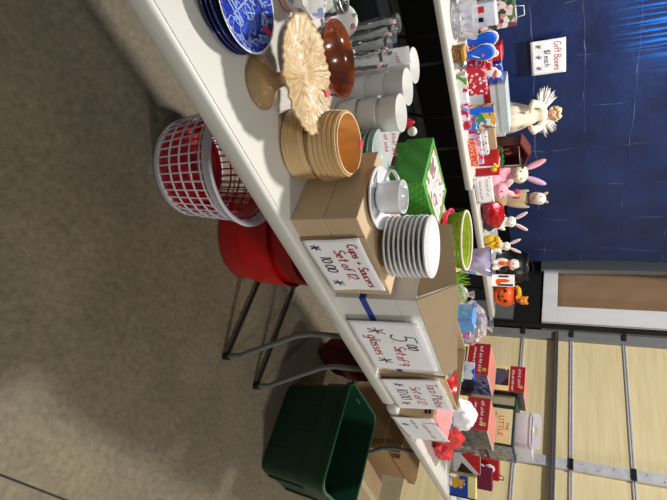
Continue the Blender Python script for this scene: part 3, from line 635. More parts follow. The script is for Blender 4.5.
# ---------------------------------------------------------------- green gift box
gm = mat('green_checked_card', '3f9a2e', .5); nt = gm.node_tree; ck = nt.nodes.new('ShaderNodeTexChecker'); ck.inputs['Scale'].default_value = 110
ck.inputs[1].default_value = hexc('4aa636'); ck.inputs[2].default_value = hexc('347f26'); tcn = nt.nodes.new('ShaderNodeTexCoord'); mpn = nt.nodes.new('ShaderNodeMapping'); mpn.inputs['Rotation'].default_value = (.78, .78, .78)
nt.links.new(tcn.outputs['Object'], mpn.inputs[0]); nt.links.new(mpn.outputs[0], ck.inputs['Vector']); nt.links.new(ck.outputs[0], nt.nodes['Principled BSDF'].inputs['Base Color'])
t = thing('gift_box', 'green checked gift box with picture panels on its lid and side', 'box', (1.07, 1.117, TZ))
b = B(); box2(b, .006, .249, .006, .209, 0, .17); obj('box_body', b, gm, t, bevel=.002)
b = B(); box2(b, 0, .255, 0, .215, .168, .262); obj('lid', b, gm, t, bevel=.002)
pm = patch('cookie_photo', ['3a2a22', '6a4a3c', 'b99a88', '1c1614', 'd8c6b8'], 22, .4, cell=False)
b = B(); box2(b, .0045, .006, .06, .16, .06, .15); p_ = obj('side_picture', b, pm, t, label='dark picture panel on the side')
pm2 = patch('lid_photo', ['7a5a4a', 'e6dcd8', 'd9c4c0', 'efe8e4', '9a6f70', 'd6cfcc'], 14, .35, cell=False)
b = B(); box2(b, .03, .225, .03, .185, .262, .2632); p_ = obj('lid_picture', b, pm2, t, label='picture of white sweets')
b = B()
for (x0, x1, y0, y1) in ((.02, .235, .02, .03), (.02, .235, .185, .195), (.02, .03, .03, .185), (.225, .235, .03, .185)): box2(b, x0, x1, y0, y1, .262, .2636)
obj('picture_border', b, patch('red_green_border', ['bb3a2a', '5aa63c', 'c8d8a0', '4f9a34'], 60), t)
# ---------------------------------------------------------------- white glass carton with raised brown flaps
t = thing('open_carton', 'white carton of glasses with its brown flaps standing open', 'box', (1.238, .79, TZ))
b = B()
for (x0, x1, y0, y1) in ((0, .5, 0, .005), (0, .5, .315, .32), (0, .005, .005, .315), (.495, .5, .005, .315)): box2(b, x0, x1, y0, y1, 0, .262)
box2(b, .005, .495, .005, .315, 0, .006); obj('carton_body', b, M['card_white'], t, bevel=.001)
def quad_flap(nm, pts, th, m):
    b = B(); P = [Vector(p) for p in pts]; n = (P[1]-P[0]).cross(P[3]-P[0]).normalized()*th
    a = [b.verts.new(p) for p in P]; c = [b.verts.new(p+n) for p in P]
    b.faces.new(a); b.faces.new(c[::-1])
    for k in range(4): b.faces.new((a[k], a[(k+1) % 4], c[(k+1) % 4], c[k]))
    return obj(nm, b, m, t)
quad_flap('front_flap', [(0, .004, .262), (.5, .004, .262), (.485, .03, .305), (.01, .075, .375)], .004, M['card'])
quad_flap('side_flap', [(.004, .02, .262), (.004, .31, .262), (.0, .30, .33), (.012, .08, .372)], .004, M['card'])
quad_flap('back_flap', [(0, .316, .262), (.5, .316, .262), (.49, .322, .285), (.01, .322, .285)], .004, M['card'])
b = B(); box2(b, .165, .166, .0, .0008, .0, .262); box2(b, 0, .5, -.0006, 0, .2, .202); obj('flap_crease', b, mat('grey_crease', 'b5b2ab', .6), t)
b = B(); box2(b, -.0012, .5012, -.0012, 0, .082, .104); box2(b, -.0012, 0, 0, .32, .082, .104); obj('blue_tape', b, M['blue_tape'], t, label='blue packing tape')
b = B(); lathe(b, [(.011, 0), (.024, 0), (.024, .001), (.011, .001)], 32); s_ = obj('round_label', b, mat('lime_print', 'b9c93a', .5), t, (.468, -.0004, .032), (PI/2, 0, 0), label='yellow-green ring label with blue centre')
b = B(); lathe(b, [(0, 0), (.011, 0), (.011, .0011), (0, .0011)], 24); obj('label_centre', b, mat('label_blue', '3a5c9a', .5), s_)
sign('white paper sign reading 5.00 Set of 9 glasses on the white carton', (1.352, .775, TZ+.002), 0, .345, .248,
     [('5.', .075, .135, .065, 'black_ink', 0), ('00', .142, .178, .042, 'black_ink', 0), ('Set of 9', .165, .128, .15, 'red_ink', -.12), ('*', .032, .055, .055, 'purple_ink'), ('glasses', .092, .05, .15, 'red_ink', -.05), ('*', .255, .03, .05, 'purple_ink')], ry=radians(0), seed=4, bend=.006, shear=-.06, wdth=.005)

# ---------------------------------------------------------------- taco plate carton
t = thing('open_carton', 'open brown carton with bright toys inside behind the Taco Plates sign', 'box', (1.76, .79, TZ))
b = B()
for (x0, x1, y0, y1) in ((0, .29, 0, .005), (0, .29, .275, .28), (0, .005, .005, .275), (.285, .29, .005, .275)): box2(b, x0, x1, y0, y1, 0, .262)
box2(b, .005, .285, .005, .275, 0, .006); obj('carton_body', b, M['card'], t, bevel=.001)
sign('white paper sign reading Taco Plates on the brown carton at the table joint', (1.79, .772, TZ-.004), 0, .285, .252,
     [('Taco Plates', .035, .19, .235, 'red_ink', -.03), ('Set of 12', .07, .115, .17, 'red_ink', -.03), ('*', .03, .045, .04, 'purple_ink'), ('10.00', .085, .05, .11, 'purple_ink'), ('*', .21, .03, .04, 'purple_ink')], ry=radians(-1), seed=5, shear=-.22, wdth=.004)
t = thing('beach_ball', 'yellow and teal ball inside the open brown carton', 'ball', (1.858, .90, TZ+.0835))
b = B(); ell(b, (0, 0, .09), (.09, .09, .09), seg=28); obj('ball_body', b, mat('ball_yellow', 'd8dc3a', .35), t, smooth='all')
b = B()
for k in range(3):
    a0 = k*2*PI/3; g = []
    for i in range(9):
        th = .15+i/8*(PI-.3); g.append([b.verts.new((.0912*sin(th)*cos(a0+j*.25), .0912*sin(th)*sin(a0+j*.25), .09+.0912*cos(th))) for j in range(5)])
    for i in range(8):
        for j in range(4): b.faces.new((g[i][j], g[i+1][j], g[i+1][j+1], g[i][j+1]))
obj('teal_panel', b, M['teal'], t, smooth='all', label='teal panels')
b = B(); box2(b, 1.768, 1.945, .81, 1.0, TZ+.0066, TZ+.083); o = obj('paper_bundle', b, M['paper'], bevel=.004); tag(o, 'bundle of white packing paper under the ball in the open brown carton', 'paper')
t = thing('red_bowl', 'red plastic bowl inside the open brown carton beside the ball', 'bowl', (1.994, .875, TZ+.1))
b = B(); lathe(b, [(0, 0), (.03, 0), (.042, .05), (.046, .15), (.043, .15), (.039, .05), (0, .01)], 32); obj('bowl_body', b, M['red_plastic'], t, smooth='all')
b = B(); box2(b, 1.953, 2.04, .81, .93, TZ+.0066, TZ+.0995); o = obj('paper_bundle', b, M['paper'], bevel=.004); tag(o, 'bundle of white packing paper under the red bowl in the carton', 'paper')
# small carton with pink tissue
t = thing('small_carton', 'small brown carton with pink tissue and a barcode beside the Taco Plates sign', 'box', (2.118, .762, TZ))
b = B(); box2(b, 0, .30, 0, .2, 0, .155); obj('carton_body', b, M['card'], t, bevel=.006)
b = B()
for k, wd_ in enumerate((.004, .002, .006, .002, .004, .003)): box2(b, -.0008, 0, .055+k*.008, .055+k*.008+wd_, .108, .13)
b2_ = [box2(b, -.0008, 0, .02, .042, .11, .122), box2(b, -.0008, 0, .02, .042, .126, .138)]
obj('barcode', b, M['black'], t, label='black barcode and marks')
b = B(); n_ = 16; g = [[b.verts.new((.004+.292*i/n_, .004+.19*j/n_, .157+.032*min(1, 3*min(i, j, n_-i, n_-j)/n_)+.007*noise.noise(Vector((i*.8, j*.8, 2))))) for i in range(n_+1)] for j in range(n_+1)]
for j in range(n_):
    for i in range(n_): b.faces.new((g[j][i], g[j][i+1], g[j+1][i+1], g[j+1][i]))
o = obj('tissue', b, mat('coral_pink_tissue', 'ea8f90', .8), t, smooth=True, label='coral pink tissue'); k = o.modifiers.new('s', 'SOLIDIFY'); k.thickness = .003
sign('white paper sign hanging crooked over the second table edge below the pink tissue', (2.13, .748, TZ-.04), 0, .25, .20,
     [('T', .03, .135, .04, 'red_ink'), (.028, .068, .125, .15, '~red_ink'), (.026, .03, .08, .10, '~purple_ink'), ('*', .06, .02, .035, 'purple_ink')], ry=radians(-8), seed=8, bend=.004, wdth=.004, shear=-.08)
t = thing('teal_plate', 'teal plastic plate standing behind the small carton', 'plate', (2.442, .865, TZ+.0885)); t.rotation_euler = (radians(90), 0, radians(-90))
b = B(); lathe(b, plate_prof(.085, .016), 40); obj('plate_body', b, M['teal'], t, smooth='all')

# ---------------------------------------------------------------- boxes at the back of the front tables and what stands on them
def plain_box(name, label, x0, x1, y0, y1, z0, z1, m='card', cat='box', group=None):
    t = thing(name, label, cat, (x0, y0, z0), 0, group)
    b = B(); box2(b, 0, x1-x0, 0, y1-y0, 0, z1-z0); obj('carton_body', b, M[m], t, bevel=.003)
    b = B(); box2(b, 0, x1-x0, (y1-y0)/2-.02, (y1-y0)/2+.02, z1-z0, z1-z0+.0006); obj('tape', b, M['card_pale'], t)
    return t
plain_box('cardboard_carton', 'brown carton under the pink and green baskets', 1.36, 1.75, 1.165, 1.505, TZ, .925)
plain_box('cardboard_carton', 'brown carton under the shiny wrapped bags at the table back', 1.765, 2.42, 1.165, 1.5, TZ, .895)
# pink basket with green grassy basket nested
def woven_basket(label, loc, r0, r1, h, m, rim, fuzzy, cat='basket'):
    t = thing('easter_basket', label, cat, loc)
    b = B(); seg = 60; prof = []
    for i in range(13):
        q = i/12; prof.append((r0+(r1-r0)*q, h*q))
    def fz(a, i): return 1+(.03 if fuzzy else .012)*(1 if (int(a/(2*PI)*seg)+i) % 2 else -1) + (.03*noise.noise(Vector((a*20, i*3, 1))) if fuzzy else 0)
    lathe(b, [(0, 0)] + prof, seg, f=fz)
    lathe(b, [(r1*.97, h), (r1*.93, h*.9), (r0*.93, .006), (0, .005)], seg); obj('basket_wall', b, m, t, smooth=False if fuzzy else True)
    b = B(); tube(b, [((r1)*cos(2*PI*k/40), r1*sin(2*PI*k/40), h+.002) for k in range(40)], .0045, 8, closed=True); obj('rim', b, rim, t, smooth='all')
    return t
lime = mat('lime_green_woven_grass', 'a8d437', .7, color2='86b524', scale=60)
woven_basket('pink woven plastic basket under the lime green one', (1.59, 1.315, .9265), .10, .127, .05, M['hot_pink'], M['hot_pink'], False)
gb = woven_basket('lime green fringed basket nested in the pink basket', (1.59, 1.315, .958), .098, .118, .08, lime, M['cream'], True)
b = B(); lathe(b, [(0, .015), (.095, .018), (.10, .03)], 40); obj('pink_lining', b, mat('pink_lining', 'ef7fa0', .7), gb, smooth='all', label='pink lining')
t = thing('grass_bundle', 'tuft of lime green paper grass beside the lime basket', 'paper grass', (1.73, 1.19, .926)); t.scale = (.9, .9, 1.2)
b = B(); rnd = random.Random(3)
for k in range(110):
    a = rnd.uniform(0, 2*PI); r_ = .045*sqrt(rnd.random()); p = Vector((r_*cos(a), r_*sin(a), 0)); d = Vector((cos(a)*.35, sin(a)*.35, 1)).normalized(); L_ = rnd.uniform(.06, .115)
    tube(b, [p, p+d*L_*.5+Vector((rnd.uniform(-.01, .01),)*3), p+d*L_+Vector((rnd.uniform(-.02, .02), rnd.uniform(-.02, .02), -.01))], [.003, .0025, .001], 4)
obj('blades', b, lime, t)
# red plate leaning
t = thing('red_tumbler', 'glossy red plastic tumbler behind the green gift box', 'cup', (1.402, 1.215, .9255))
b = B(); lathe(b, [(0, 0), (.028, 0), (.03, .003), (.038, .06), (.04, .075), (.037, .075), (.027, .005), (0, .004)], 36); obj('tumbler_body', b, M['red_plastic'], t, smooth='all')
# crinkled film bags
def bag(name, label, loc, rad, m, seed, cat='bag', neck=True, fill=None, squash=.35):
    t = thing(name, label, cat, loc, 0)
    b = B(); bmesh.ops.create_icosphere(b, subdivisions=4, radius=1)
    for v in b.verts:
        d = v.co.copy(); n1 = noise.noise(d*2.2+Vector((seed, 0, 0))); n2 = noise.noise(d*6+Vector((0, seed, 0)))
        k = 1+.22*n1+.16*abs(n2)
        v.co = Vector((d.x*rad[0]*k, d.y*rad[1]*k, max(-.96, d.z)*rad[2]*(1+.1*n1)+rad[2]*.96))
        if d.z < -.8: v.co.z = max(v.co.z, 0)
    mn = min(v.co.z for v in b.verts)
    for v in b.verts: v.co.z -= mn
    obj('film', b, m, t, smooth=True)
    if neck:
        b = B(); zt = rad[2]*1.9; lathe(b, [(rad[0]*.3, zt-.02), (rad[0]*.12, zt), (rad[0]*.3, zt+.03)], 18, f=lambda a, i: 1+.3*sin(a*5)); obj('gathered_neck', b, m, t, smooth='all')
    if fill:
        for nm, c, r_, fm in fill:
            b = B(); ell(b, c, r_, seg=16); obj(nm, b, fm, t, smooth='all')
    return t
irid = glass('iridescent_lilac_film', (.74, .66, .9, 1), .15, .6)
t = thing('iridescent_pouch', 'iridescent lilac and blue film pouch behind the lime basket', 'bag', (1.83, 1.39, .8965), radians(-35))
b = B(); n_ = 14
for s in (1, -1):
    g = [[b.verts.new(((i/n_-.5)*(.085+.05*j/n_), s*(.004+.045*sin(PI*min(1, j/n_*1.0))*sin(PI*i/n_))+.008*noise.noise(Vector((i*.6, j*.6, s))), .205*j/n_)) for i in range(n_+1)] for j in range(n_+1)]
    for j in range(n_):
        for i in range(n_): b.faces.new((g[j][i], g[j][i+1], g[j+1][i+1], g[j+1][i]))
obj('film', b, irid, t, smooth=True)
b = B(); box2(b, -.066, .066, -.003, .003, .19, .208); obj('blue_edge', b, mat('blue_film_edge', '3c50c0', .3), t, label='blue sealed edge')
bag('film_bag', 'clear crinkled film bag between the lime basket and the blue wrapped gift', (1.86, 1.235, .8965), (.052, .045, .062), M['cello_white'], 3)
gift = bag('wrapped_gift', 'film-wrapped gift with bright blue and magenta contents behind the raised flap', (2.185, 1.285, .8965), (.118, .09, .082), M['cello'], 9, neck=True)
b = B(); box2(b, -.09, .02, -.04, .05, .006, .105); obj('blue_box', b, mat('sky_blue_print', '1aa0ea', .35), gift, bevel=.004, label='bright blue box')
b = B(); box2(b, .025, .085, -.05, .04, .006, .075); obj('magenta_box', b, patch('magenta_print', ['c63fb4', 'e6c6e6', 'b733a8', 'd8d8e8'], 20, .4), gift, bevel=.003, label='magenta printed box')
# cards standing in front of the first village box
for nm, lab, x, y, wv, hv, rz_, cols in (('greeting_card', 'green and white card pack leaning on the red village box', 2.50, 1.17, .10, .17, -60, ['3f9a78', '6fb89a', '2c7a5c', 'dfe8ea']), ('greeting_card', 'royal blue and white card pack leaning on the red village box', 2.57, 1.215, .09, .215, -60, ['2148c8', 'e9eef8', '2f58d8', '2148c8'])):
    t = thing(nm, lab, 'card', (x, y, TZ), radians(rz_), 'card packs by the village boxes')
    b = B(); box2(b, -wv/2, wv/2, 0, .02, 0, hv); obj('card_pack', b, patch(nm+'_print', cols, 14, .4), t, bevel=.002)
    b = B(); box2(b, -wv/2+.01, wv/2-.01, -.001, 0, hv*.62, hv*.9); p_ = obj('title_panel', b, mat('white_label', 'e8ecf2', .5), t)
    b = B(); ink(b, scribble(-wv/2+.015, hv*.68, .03, wv-.05, 2), .005, 0); obj('lettering', b, M['blue_tape'], p_, (0, -.0016, 0))
# ---------------------------------------------------------------- boxed village houses
vil = [patch('village_night_print', ['2a2f55', '1e2340', '3c4270', '54587c', '7a7c96', '2a2f55'], 12, .35, cell=False), patch('village_snow_print', ['2d3048', '22253c', '55523f', '2f3248', '6f6c66', '3a3f60'], 14, .35, cell=False)]
pinkish = mat('salmon_box_top', 'c77a6c', .5)
def village_box(label, loc, sx, sy, sz, split=.5, v=0, seed=1, top_red=True):
    """-X face: red panel with script above a window picture; -Y face: village picture"""
    t = thing('village_house_box', label, 'box', loc, 0, 'red boxed village houses')
    b = B(); box2(b, 0, sx, 0, sy, 0, sz); obj('carton_body', b, pinkish, t, bevel=.002)
    b = B(); box2(b, -.0012, 0, .002, sy-.002, sz*split, sz-.002); p_ = obj('red_panel', b, M['dark_red'], t, label='dark red panel with white script')
    b = B(); L1 = scribble(.02, 0, .022, sy*.62, seed) + [[(u+.01, q-.034) for u, q in pl] for pl in scribble(.02, 0, .014, sy*.66, seed+1)]
    ink(b, [[(u, q+sz*(split+.26)) for u, q in pl] for pl in L1], .0045, 0)
    bmesh.ops.rotate(b, cent=(0, 0, 0), matrix=Matrix.Rotation(-PI/2, 3, 'Z'), verts=b.verts); bmesh.ops.translate(b, vec=(-.0018, sy, 0), verts=b.verts); obj('white_script', b, M['white_ink'], p_)
    b = B(); box2(b, -.0016, -.0006, .025, .045, sz*.86, sz*.95); obj('gold_mark', b, M['gold'], p_)
    b = B(); box2(b, -.0012, 0, .002, sy-.002, .002, sz*split); q_ = obj('picture_panel', b, mat('pale_yellow_print', 'e8d890', .5), t, label='pale yellow panel with dark photograph')
    b = B(); box2(b, -.002, -.0012, sy*.2, sy*.85, sz*.05, sz*split*.95); obj('photograph', b, patch('window_photo', ['20202c', '3a3f60', 'd8d4b8', '16161c', '4a4a58'], 16, .4), q_)
    b = B(); box2(b, .002, sx-.002, -.0012, 0, .002, sz-.002); obj('village_picture', b, vil[v], t, label='dark snowy village picture')
    for z_ in (0, sz-.006): b = B(); box2(b, 0, sx, -.0018, -.0004, z_, z_+.005); obj('white_border', b, M['paper'], t)
    return t
village_box('red village house box standing left behind the card packs', (2.80, 1.305, TZ), .28, .205, .252, .5, 0, 4)
village_box('red village house box behind the white plastic bag', (2.80, .985, TZ), .30, .185, .282, .56, 1, 6)
def story_box(name, label, loc, sx, sy, sz, side, front, cat='box', border=None):
    t = thing(name, label, cat, loc, 0)
    b = B(); box2(b, 0, sx, 0, sy, 0, sz); obj('carton_body', b, border or M['green_tote'], t, bevel=.002)
    if side:
        b = B(); box2(b, -.0012, 0, .012, sy-.012, .012, sz-.012); obj('side_print', b, side, t)
    if front:
        b = B(); box2(b, .008, sx-.008, -.0012, 0, .008, sz-.008); obj('front_picture', b, front, t)
    return t
tanp = mat('parchment_print', 'ded09e', .6, var=.04)
story_box('decoration_box', 'dark Christmas scene box on the table under the tan Little box', (3.13, 1.03, TZ), .28, .235, .218, vil[1], patch('winter_scene', ['3a4a44', '6a5a4a', '2c3038', '9a9c94', '8a5a3c', 'c9c9c0'], 24, .35, cell=False))
t = story_box('decoration_box', 'tan box lettered Little with a dark green border under the white container', (3.125, 1.03, TZ+.2185), .29, .235, .163, tanp, patch('winter_print', ['5a6a9a', '7d8a70', 'a2905c', '46558c', '8a95b8'], 18, .35, cell=False))
fnt = None
for txt, zz, ss, mt in (('THE', .115, .026, 'green'), ('LITTLE', .075, .042, 'orange')):
    cu = bpy.data.curves.new('print', 'FONT'); cu.body = txt; cu.size = ss; cu.extrude = .0003; cu.align_x = 'CENTER'
    tmp = bpy.data.objects.new('tmp', cu); col.objects.link(tmp); bpy.context.view_layer.update()
    me = bpy.data.meshes.new_from_object(tmp.evaluated_get(bpy.context.evaluated_depsgraph_get())); bpy.data.objects.remove(tmp)
    me.materials.clear(); me.materials.append(M[mt]); me.name = 'title_lettering'
    o = bpy.data.objects.new('title_lettering', me); col.objects.link(o); o.parent = t; o.rotation_euler = (PI/2, 0, -PI/2); o.location = (-.0018, .1175, zz)
b = B(); ink(b, scribble(-.08, .05, .012, .15, 3) + scribble(-.07, .028, .012, .13, 7), .003, 0); bmesh.ops.rotate(b, cent=(0, 0, 0), matrix=Matrix.Rotation(-PI/2, 3, 'Z'), verts=b.verts); obj('small_print', b, M['brown'], t, (-.0018, .1175, 0))
story_box('decoration_box', 'narrow grey-green decoration box between the tan box and the village boxes', (3.135, 1.27, TZ), .28, .085, .385, mat('grey_green_print', '9c9a7c', .6), mat('olive_print', '6f6d55', .6))
story_box('decoration_box', 'olive decoration box carrying the farther red village box', (3.10, 1.36, TZ), .28, .155, .245, mat('olive_side', '8a8566', .6), vil[1])
village_box('red village house box farthest back, on the olive decoration box', (3.10, 1.358, TZ+.246), .28, .172, .182, .5, 1, 12)
# white plastic container with handle hole
t = thing('plastic_container', 'white plastic container with an oval handle hole on top of the tan box', 'container', (3.13, 1.035, TZ+.3825))
b = B(); W_, Dp, Hh = .20, .225, .125
loft(b, [[(x+W_/2, y+Dp/2, z) for x, y in rrect(W_-.02+k, Dp-.02+k, .025)] for z, k in ((0, 0), (.004, .004), (.09, .012), (.094, .02))] + [[(x+W_/2, y+Dp/2, z) for x, y in rrect(W_+k, Dp+k, .025)] for z, k in ((.098, 0), (.098, -.012), (.02, -.022))], cap0=True, cap1=True); obj('tub', b, M['white_plastic'], t, smooth=True)
b = B(); n_ = 32; out = rrect(Dp-.015, .062, .018, 7); c0 = (Dp/2, .115)
og = []; ig = []
for k in range(32):
    a = 2*PI*k/32; d_ = (cos(a), sin(a)); sc_ = min((Dp/2-.006)/max(1e-6, abs(d_[0])), .031/max(1e-6, abs(d_[1])))
    og.append((d_[0]*sc_, d_[1]*sc_)); ig.append((d_[0]*.03, d_[1]*.014))
V = [[[b.verts.new((xx, c0[0]+p[0], c0[1]+p[1])) for p in ring] for ring in (og, ig)] for xx in (.0, .008)]
for k in range(32):
    k2 = (k+1) % 32
    b.faces.new((V[0][0][k], V[0][0][k2], V[0][1][k2], V[0][1][k])); b.faces.new((V[1][0][k], V[1][1][k], V[1][1][k2], V[1][0][k2]))
    b.faces.new((V[0][0][k], V[1][0][k], V[1][0][k2], V[0][0][k2])); b.faces.new((V[0][1][k], V[0][1][k2], V[1][1][k2], V[1][1][k]))
obj('handle_panel', b, M['white_plastic'], t, label='raised panel with oval hole')
# carrier bag, white and red
t = thing('carrier_bag', 'crumpled white and red plastic carrier bag slumped before the village boxes', 'bag', (2.61, .915, TZ))
def crumple(c, rad, seed, amp=.3, sub=4):
    b = B(); bmesh.ops.create_icosphere(b, subdivisions=sub, radius=1)
    for v in b.verts:
        d = v.co.copy(); k = 1+amp*noise.noise(d*2+Vector((seed, 0, 0)))+amp*.7*abs(noise.noise(d*5+Vector((0, seed, 0))))
        v.co = Vector((c[0]+d.x*rad[0]*k, c[1]+d.y*rad[1]*k, max(.001, c[2]+d.z*rad[2]*k)))
    return b
obj('white_body', crumple((-.02, .06, .16), (.12, .07, .085), 4, .22), M['tissue'], t, smooth=True, label='white printed upper part')
obj('red_body', crumple((.10, -.01, .085), (.19, .045, .085), 8, .2), M['red_film'], t, smooth=True, label='red lower part')
obj('handles', crumple((.27, -.05, .045), (.10, .035, .045), 2), M['red_film'], t, smooth=True)
# red gift bag, printed book, gold bear box, clear tray
t = thing('gift_bag', 'small bright red gift bag with white figure behind the gold bear box', 'bag', (3.62, 1.02, TZ), radians(-45), 'red things at the table end')
b = B(); box2(b, -.07, .07, 0, .06, 0, .26); obj('bag_body', b, M['red'], t, bevel=.003)
b = B(); ell(b, (-.01, -.001, .2), (.03, .003, .035), seg=14); ell(b, (.0, -.001, .15), (.035, .003, .02), seg=14); obj('white_figure', b, M['paper'], t, smooth='all', label='white printed figure')
b = B(); tube(b, [(.02, .0, .26), (.03, -.005, .29), (.05, -.005, .29), (.055, 0, .26)], .003, 6); obj('handle', b, M['black'], t, smooth='all')
b = B(); box2(b, -.005, .13, -.0, .05, 0, .225); o = obj('magenta_box', b, mat('wine_card', '6f1238', .5), loc=(3.55, .985, TZ), rot=(0, 0, radians(-45)), bevel=.002); tag(o, 'wine red box between the bear box and the red gift bag', 'box', 'red things at the table end')
t = thing('picture_book', 'white and red picture book standing behind the gold bear box', 'book', (3.44, .985, TZ), radians(-48))
b = B(); box2(b, -.06, .065, 0, .02, 0, .165); obj('cover', b, mat('pale_grey_print', 'cfcfd2', .5, var=.1, scale=30), t, bevel=.001)
b = B(); v_ = [b.verts.new(p) for p in ((-.06, -.001, .165), (.065, -.001, .165), (-.06, -.001, .04))]; b.faces.new(v_); obj('red_corner', b, M['red'], t, norm=False, label='red corner')
b = B(); v_ = [b.verts.new(p) for p in ((.065, -.001, .13), (.065, -.001, .02), (.0, -.001, .05))]; b.faces.new(v_); obj('dark_corner', b, M['dark_leg'], t, norm=False)
t = thing('toy_box', 'flat box with gold bears on blue and a pale yellow edge near the table end', 'box', (3.385, .825, TZ), radians(-50))
b = B(); box2(b, -.07, .07, 0, .045, 0, .162); obj('carton_body', b, mat('pale_yellow_card', 'e6dc9a', .5), t, bevel=.0015)
b = B(); box2(b, -.068, .068, -.001, 0, .004, .115); p_ = obj('blue_picture', b, mat('royal_blue_print', '173f9c', .45), t, label='royal blue picture')
b = B()
for c_, r_ in (((-.03, -.001, .03), .024), ((-.028, -.001, .065), .019), ((-.005, -.001, .035), .02), ((.0, -.001, .07), .014), ((-.04, -.001, .088), .008), ((-.018, -.001, .09), .008), ((-.055, -.001, .05), .012)): ell(b, c_, (r_, .002, r_), seg=12)
obj('gold_bears', b, M['gold'], p_, smooth='all', label='gold bears')
b = B(); ell(b, (-.062, -.001, .03), (.012, .0015, .03), seg=12); ell(b, (-.02, -.001, .012), (.03, .0014, .008), seg=12); obj('white_snow', b, M['paper'], p_, smooth='all')
b = B(); box2(b, .062, .07, -.0018, 0, 0, .162); obj('green_edge', b, M['green_tote'], t, label='dark green edge')
t = thing('clear_tray', 'shallow clear plastic tray at the far table end', 'tray', (3.775, .86, TZ), radians(-10))
b = B(); loft(b, [[(x, y, z) for x, y in rrect(.2-k, .14-k, .015)] for z, k in ((0, .02), (.045, 0), (.045, .006), (.003, .026))], cap0=True, cap1=True); obj('tray_body', b, M['cello_white'], t, smooth=True)

# ================================================================ UNDER THE FRONT TABLES
def lattice(nm, label, loc, r0, r1, h, m, parentless=True, group=None, rim_h=.022):
    t = thing(nm, label, 'basket', loc, 0, group)
    b = B(); N_ = 40
    def R_(z): return r0+(r1-r0)*(z/h)**.85
    zs = [.03, .085, .135, .185, .232]
    for k in range(N_):
        a = 2*PI*k/N_; d_ = Vector((cos(a), sin(a), 0)); s_ = Vector((-sin(a), cos(a), 0))
        L_ = []
        for i in range(9):
            z = .012+(h-.02)*i/8; c_ = d_*R_(z)+Vector((0, 0, z)); L_.append([b.verts.new(c_+s_*e1*.0026+d_*e2*.0015) for e1, e2 in ((1, 1), (-1, 1), (-1, -1), (1, -1))])
        for A_, C_ in zip(L_, L_[1:]):
            for q in range(4): b.faces.new((A_[q], A_[(q+1) % 4], C_[(q+1) % 4], C_[q]))
    for z in zs[1:]:
        z = z*h/.29; lathe(b, [(R_(z)+.0022, z-.003), (R_(z)+.0022, z+.003), (R_(z)-.0018, z+.003), (R_(z)-.0018, z-.003), (R_(z)+.0022, z-.003)], 66)
    obj('lattice_wall', b, m, t)
    b = B(); lathe(b, [(0, .002), (r0-.01, .002), (r0, .0), (r0+.004, .006), (R_(.026)+.003, .026), (R_(.026)-.002, .026), (r0-.004, .008), (0, .006)], 66); obj('base', b, m, t, smooth=True)
    b = B(); lathe(b, [(R_(h-.042), h-.042), (r1+.004, h-.04), (r1+.013, h-.006), (r1+.018, h), (r1+.01, h+.004), (r1, h), (R_(h-.04)-.003, h-.04), (R_(h-.042), h-.042)], 72); obj('rim', b, m, t, smooth=True)
    return t
lattice('laundry_basket', 'round white lattice laundry basket on the floor under the front table', (1.06, 1.262, 0), .188, .226, .3, M['white_plastic'])
lattice('laundry_basket', 'red lattice basket nested inside the white laundry basket', (1.06, 1.262, .0085), .168, .198, .25, M['red_plastic'])
t = thing('plastic_tub', 'outer smooth red round plastic tub on the floor beside the laundry basket', 'tub', (1.535, 1.30, 0), 0, 'smooth red tubs')
b = B(); lathe(b, [(0, 0), (.195, 0), (.204, .01), (.216, .12), (.222, .122), (.232, .27), (.238, .276), (.230, .276), (.212, .12), (.195, .012), (0, .008)], 72); obj('tub_body', b, M['red_plastic'], t, smooth=True)
t = thing('plastic_tub', 'inner smooth red plastic tub stacked in the outer red tub', 'tub', (1.535, 1.30, .03), 0, 'smooth red tubs')
b = B(); lathe(b, [(0, 0), (.17, 0), (.188, .01), (.205, .12), (.219, .27), (.227, .33), (.227, .338), (.217, .334), (.182, .012), (0, .008)], 72); obj('tub_body', b, M['red_plastic'], t, smooth=True)
# green tote
t = thing('storage_tote', 'dark green open plastic storage tote on the floor before the second table', 'tote', (2.585, .705, 0), radians(-1))
def rr(w_, d_, r_, z): return [(x, y, z) for x, y in rrect(w_, d_, r_, 6)]
b = B(); loft(b, [rr(.40, .46, .05, 0), rr(.415, .475, .055, .006), rr(.455, .52, .06, .24), rr(.47, .535, .06, .243), rr(.475, .545, .06, .345), rr(.495, .565, .065, .348), rr(.5, .57, .065, .375), rr(.49, .56, .06, .378), rr(.465, .535, .06, .377), rr(.45, .515, .06, .24), rr(.395, .455, .05, .012)], cap0=True, cap1=True); obj('tote_body', b, M['green_tote'], t, smooth=True)
b = B(); P = rrect(.487, .557, .062, 6); tube(b, [(x, y, .379) for x, y in P], .004, 8, closed=True); obj('rim_bead', b, mat('lighter_green_plastic', '2c6f4c', .35), t, smooth='all', label='lighter green rim bead')
for y in (-.13, 0, .13):
    for s in (-1, 1): b = B(); bx(b, (s*.216, y, .125), (.014, .022, .225), ry=s*.083); obj('wall_rib', b, M['green_tote'], t, bevel=.002)
for x in (-.11, .11):
    for s in (-1, 1): b = B(); bx(b, (x, s*.25, .125), (.022, .014, .225), rx=-s*.09); obj('wall_rib', b, M['green_tote'], t, bevel=.002)
b = B(); box2(b, -.2415, -.2365, -.09, .09, .27, .33); obj('grip', b, M['green_tote'], t, bevel=.002)
b = B(); box2(b, -.03, .03, .2645, .2665, .31, .345); obj('size_tag', b, mat('pale_green_label', '4f8a6c', .4), t, label='pale label inside the rim')
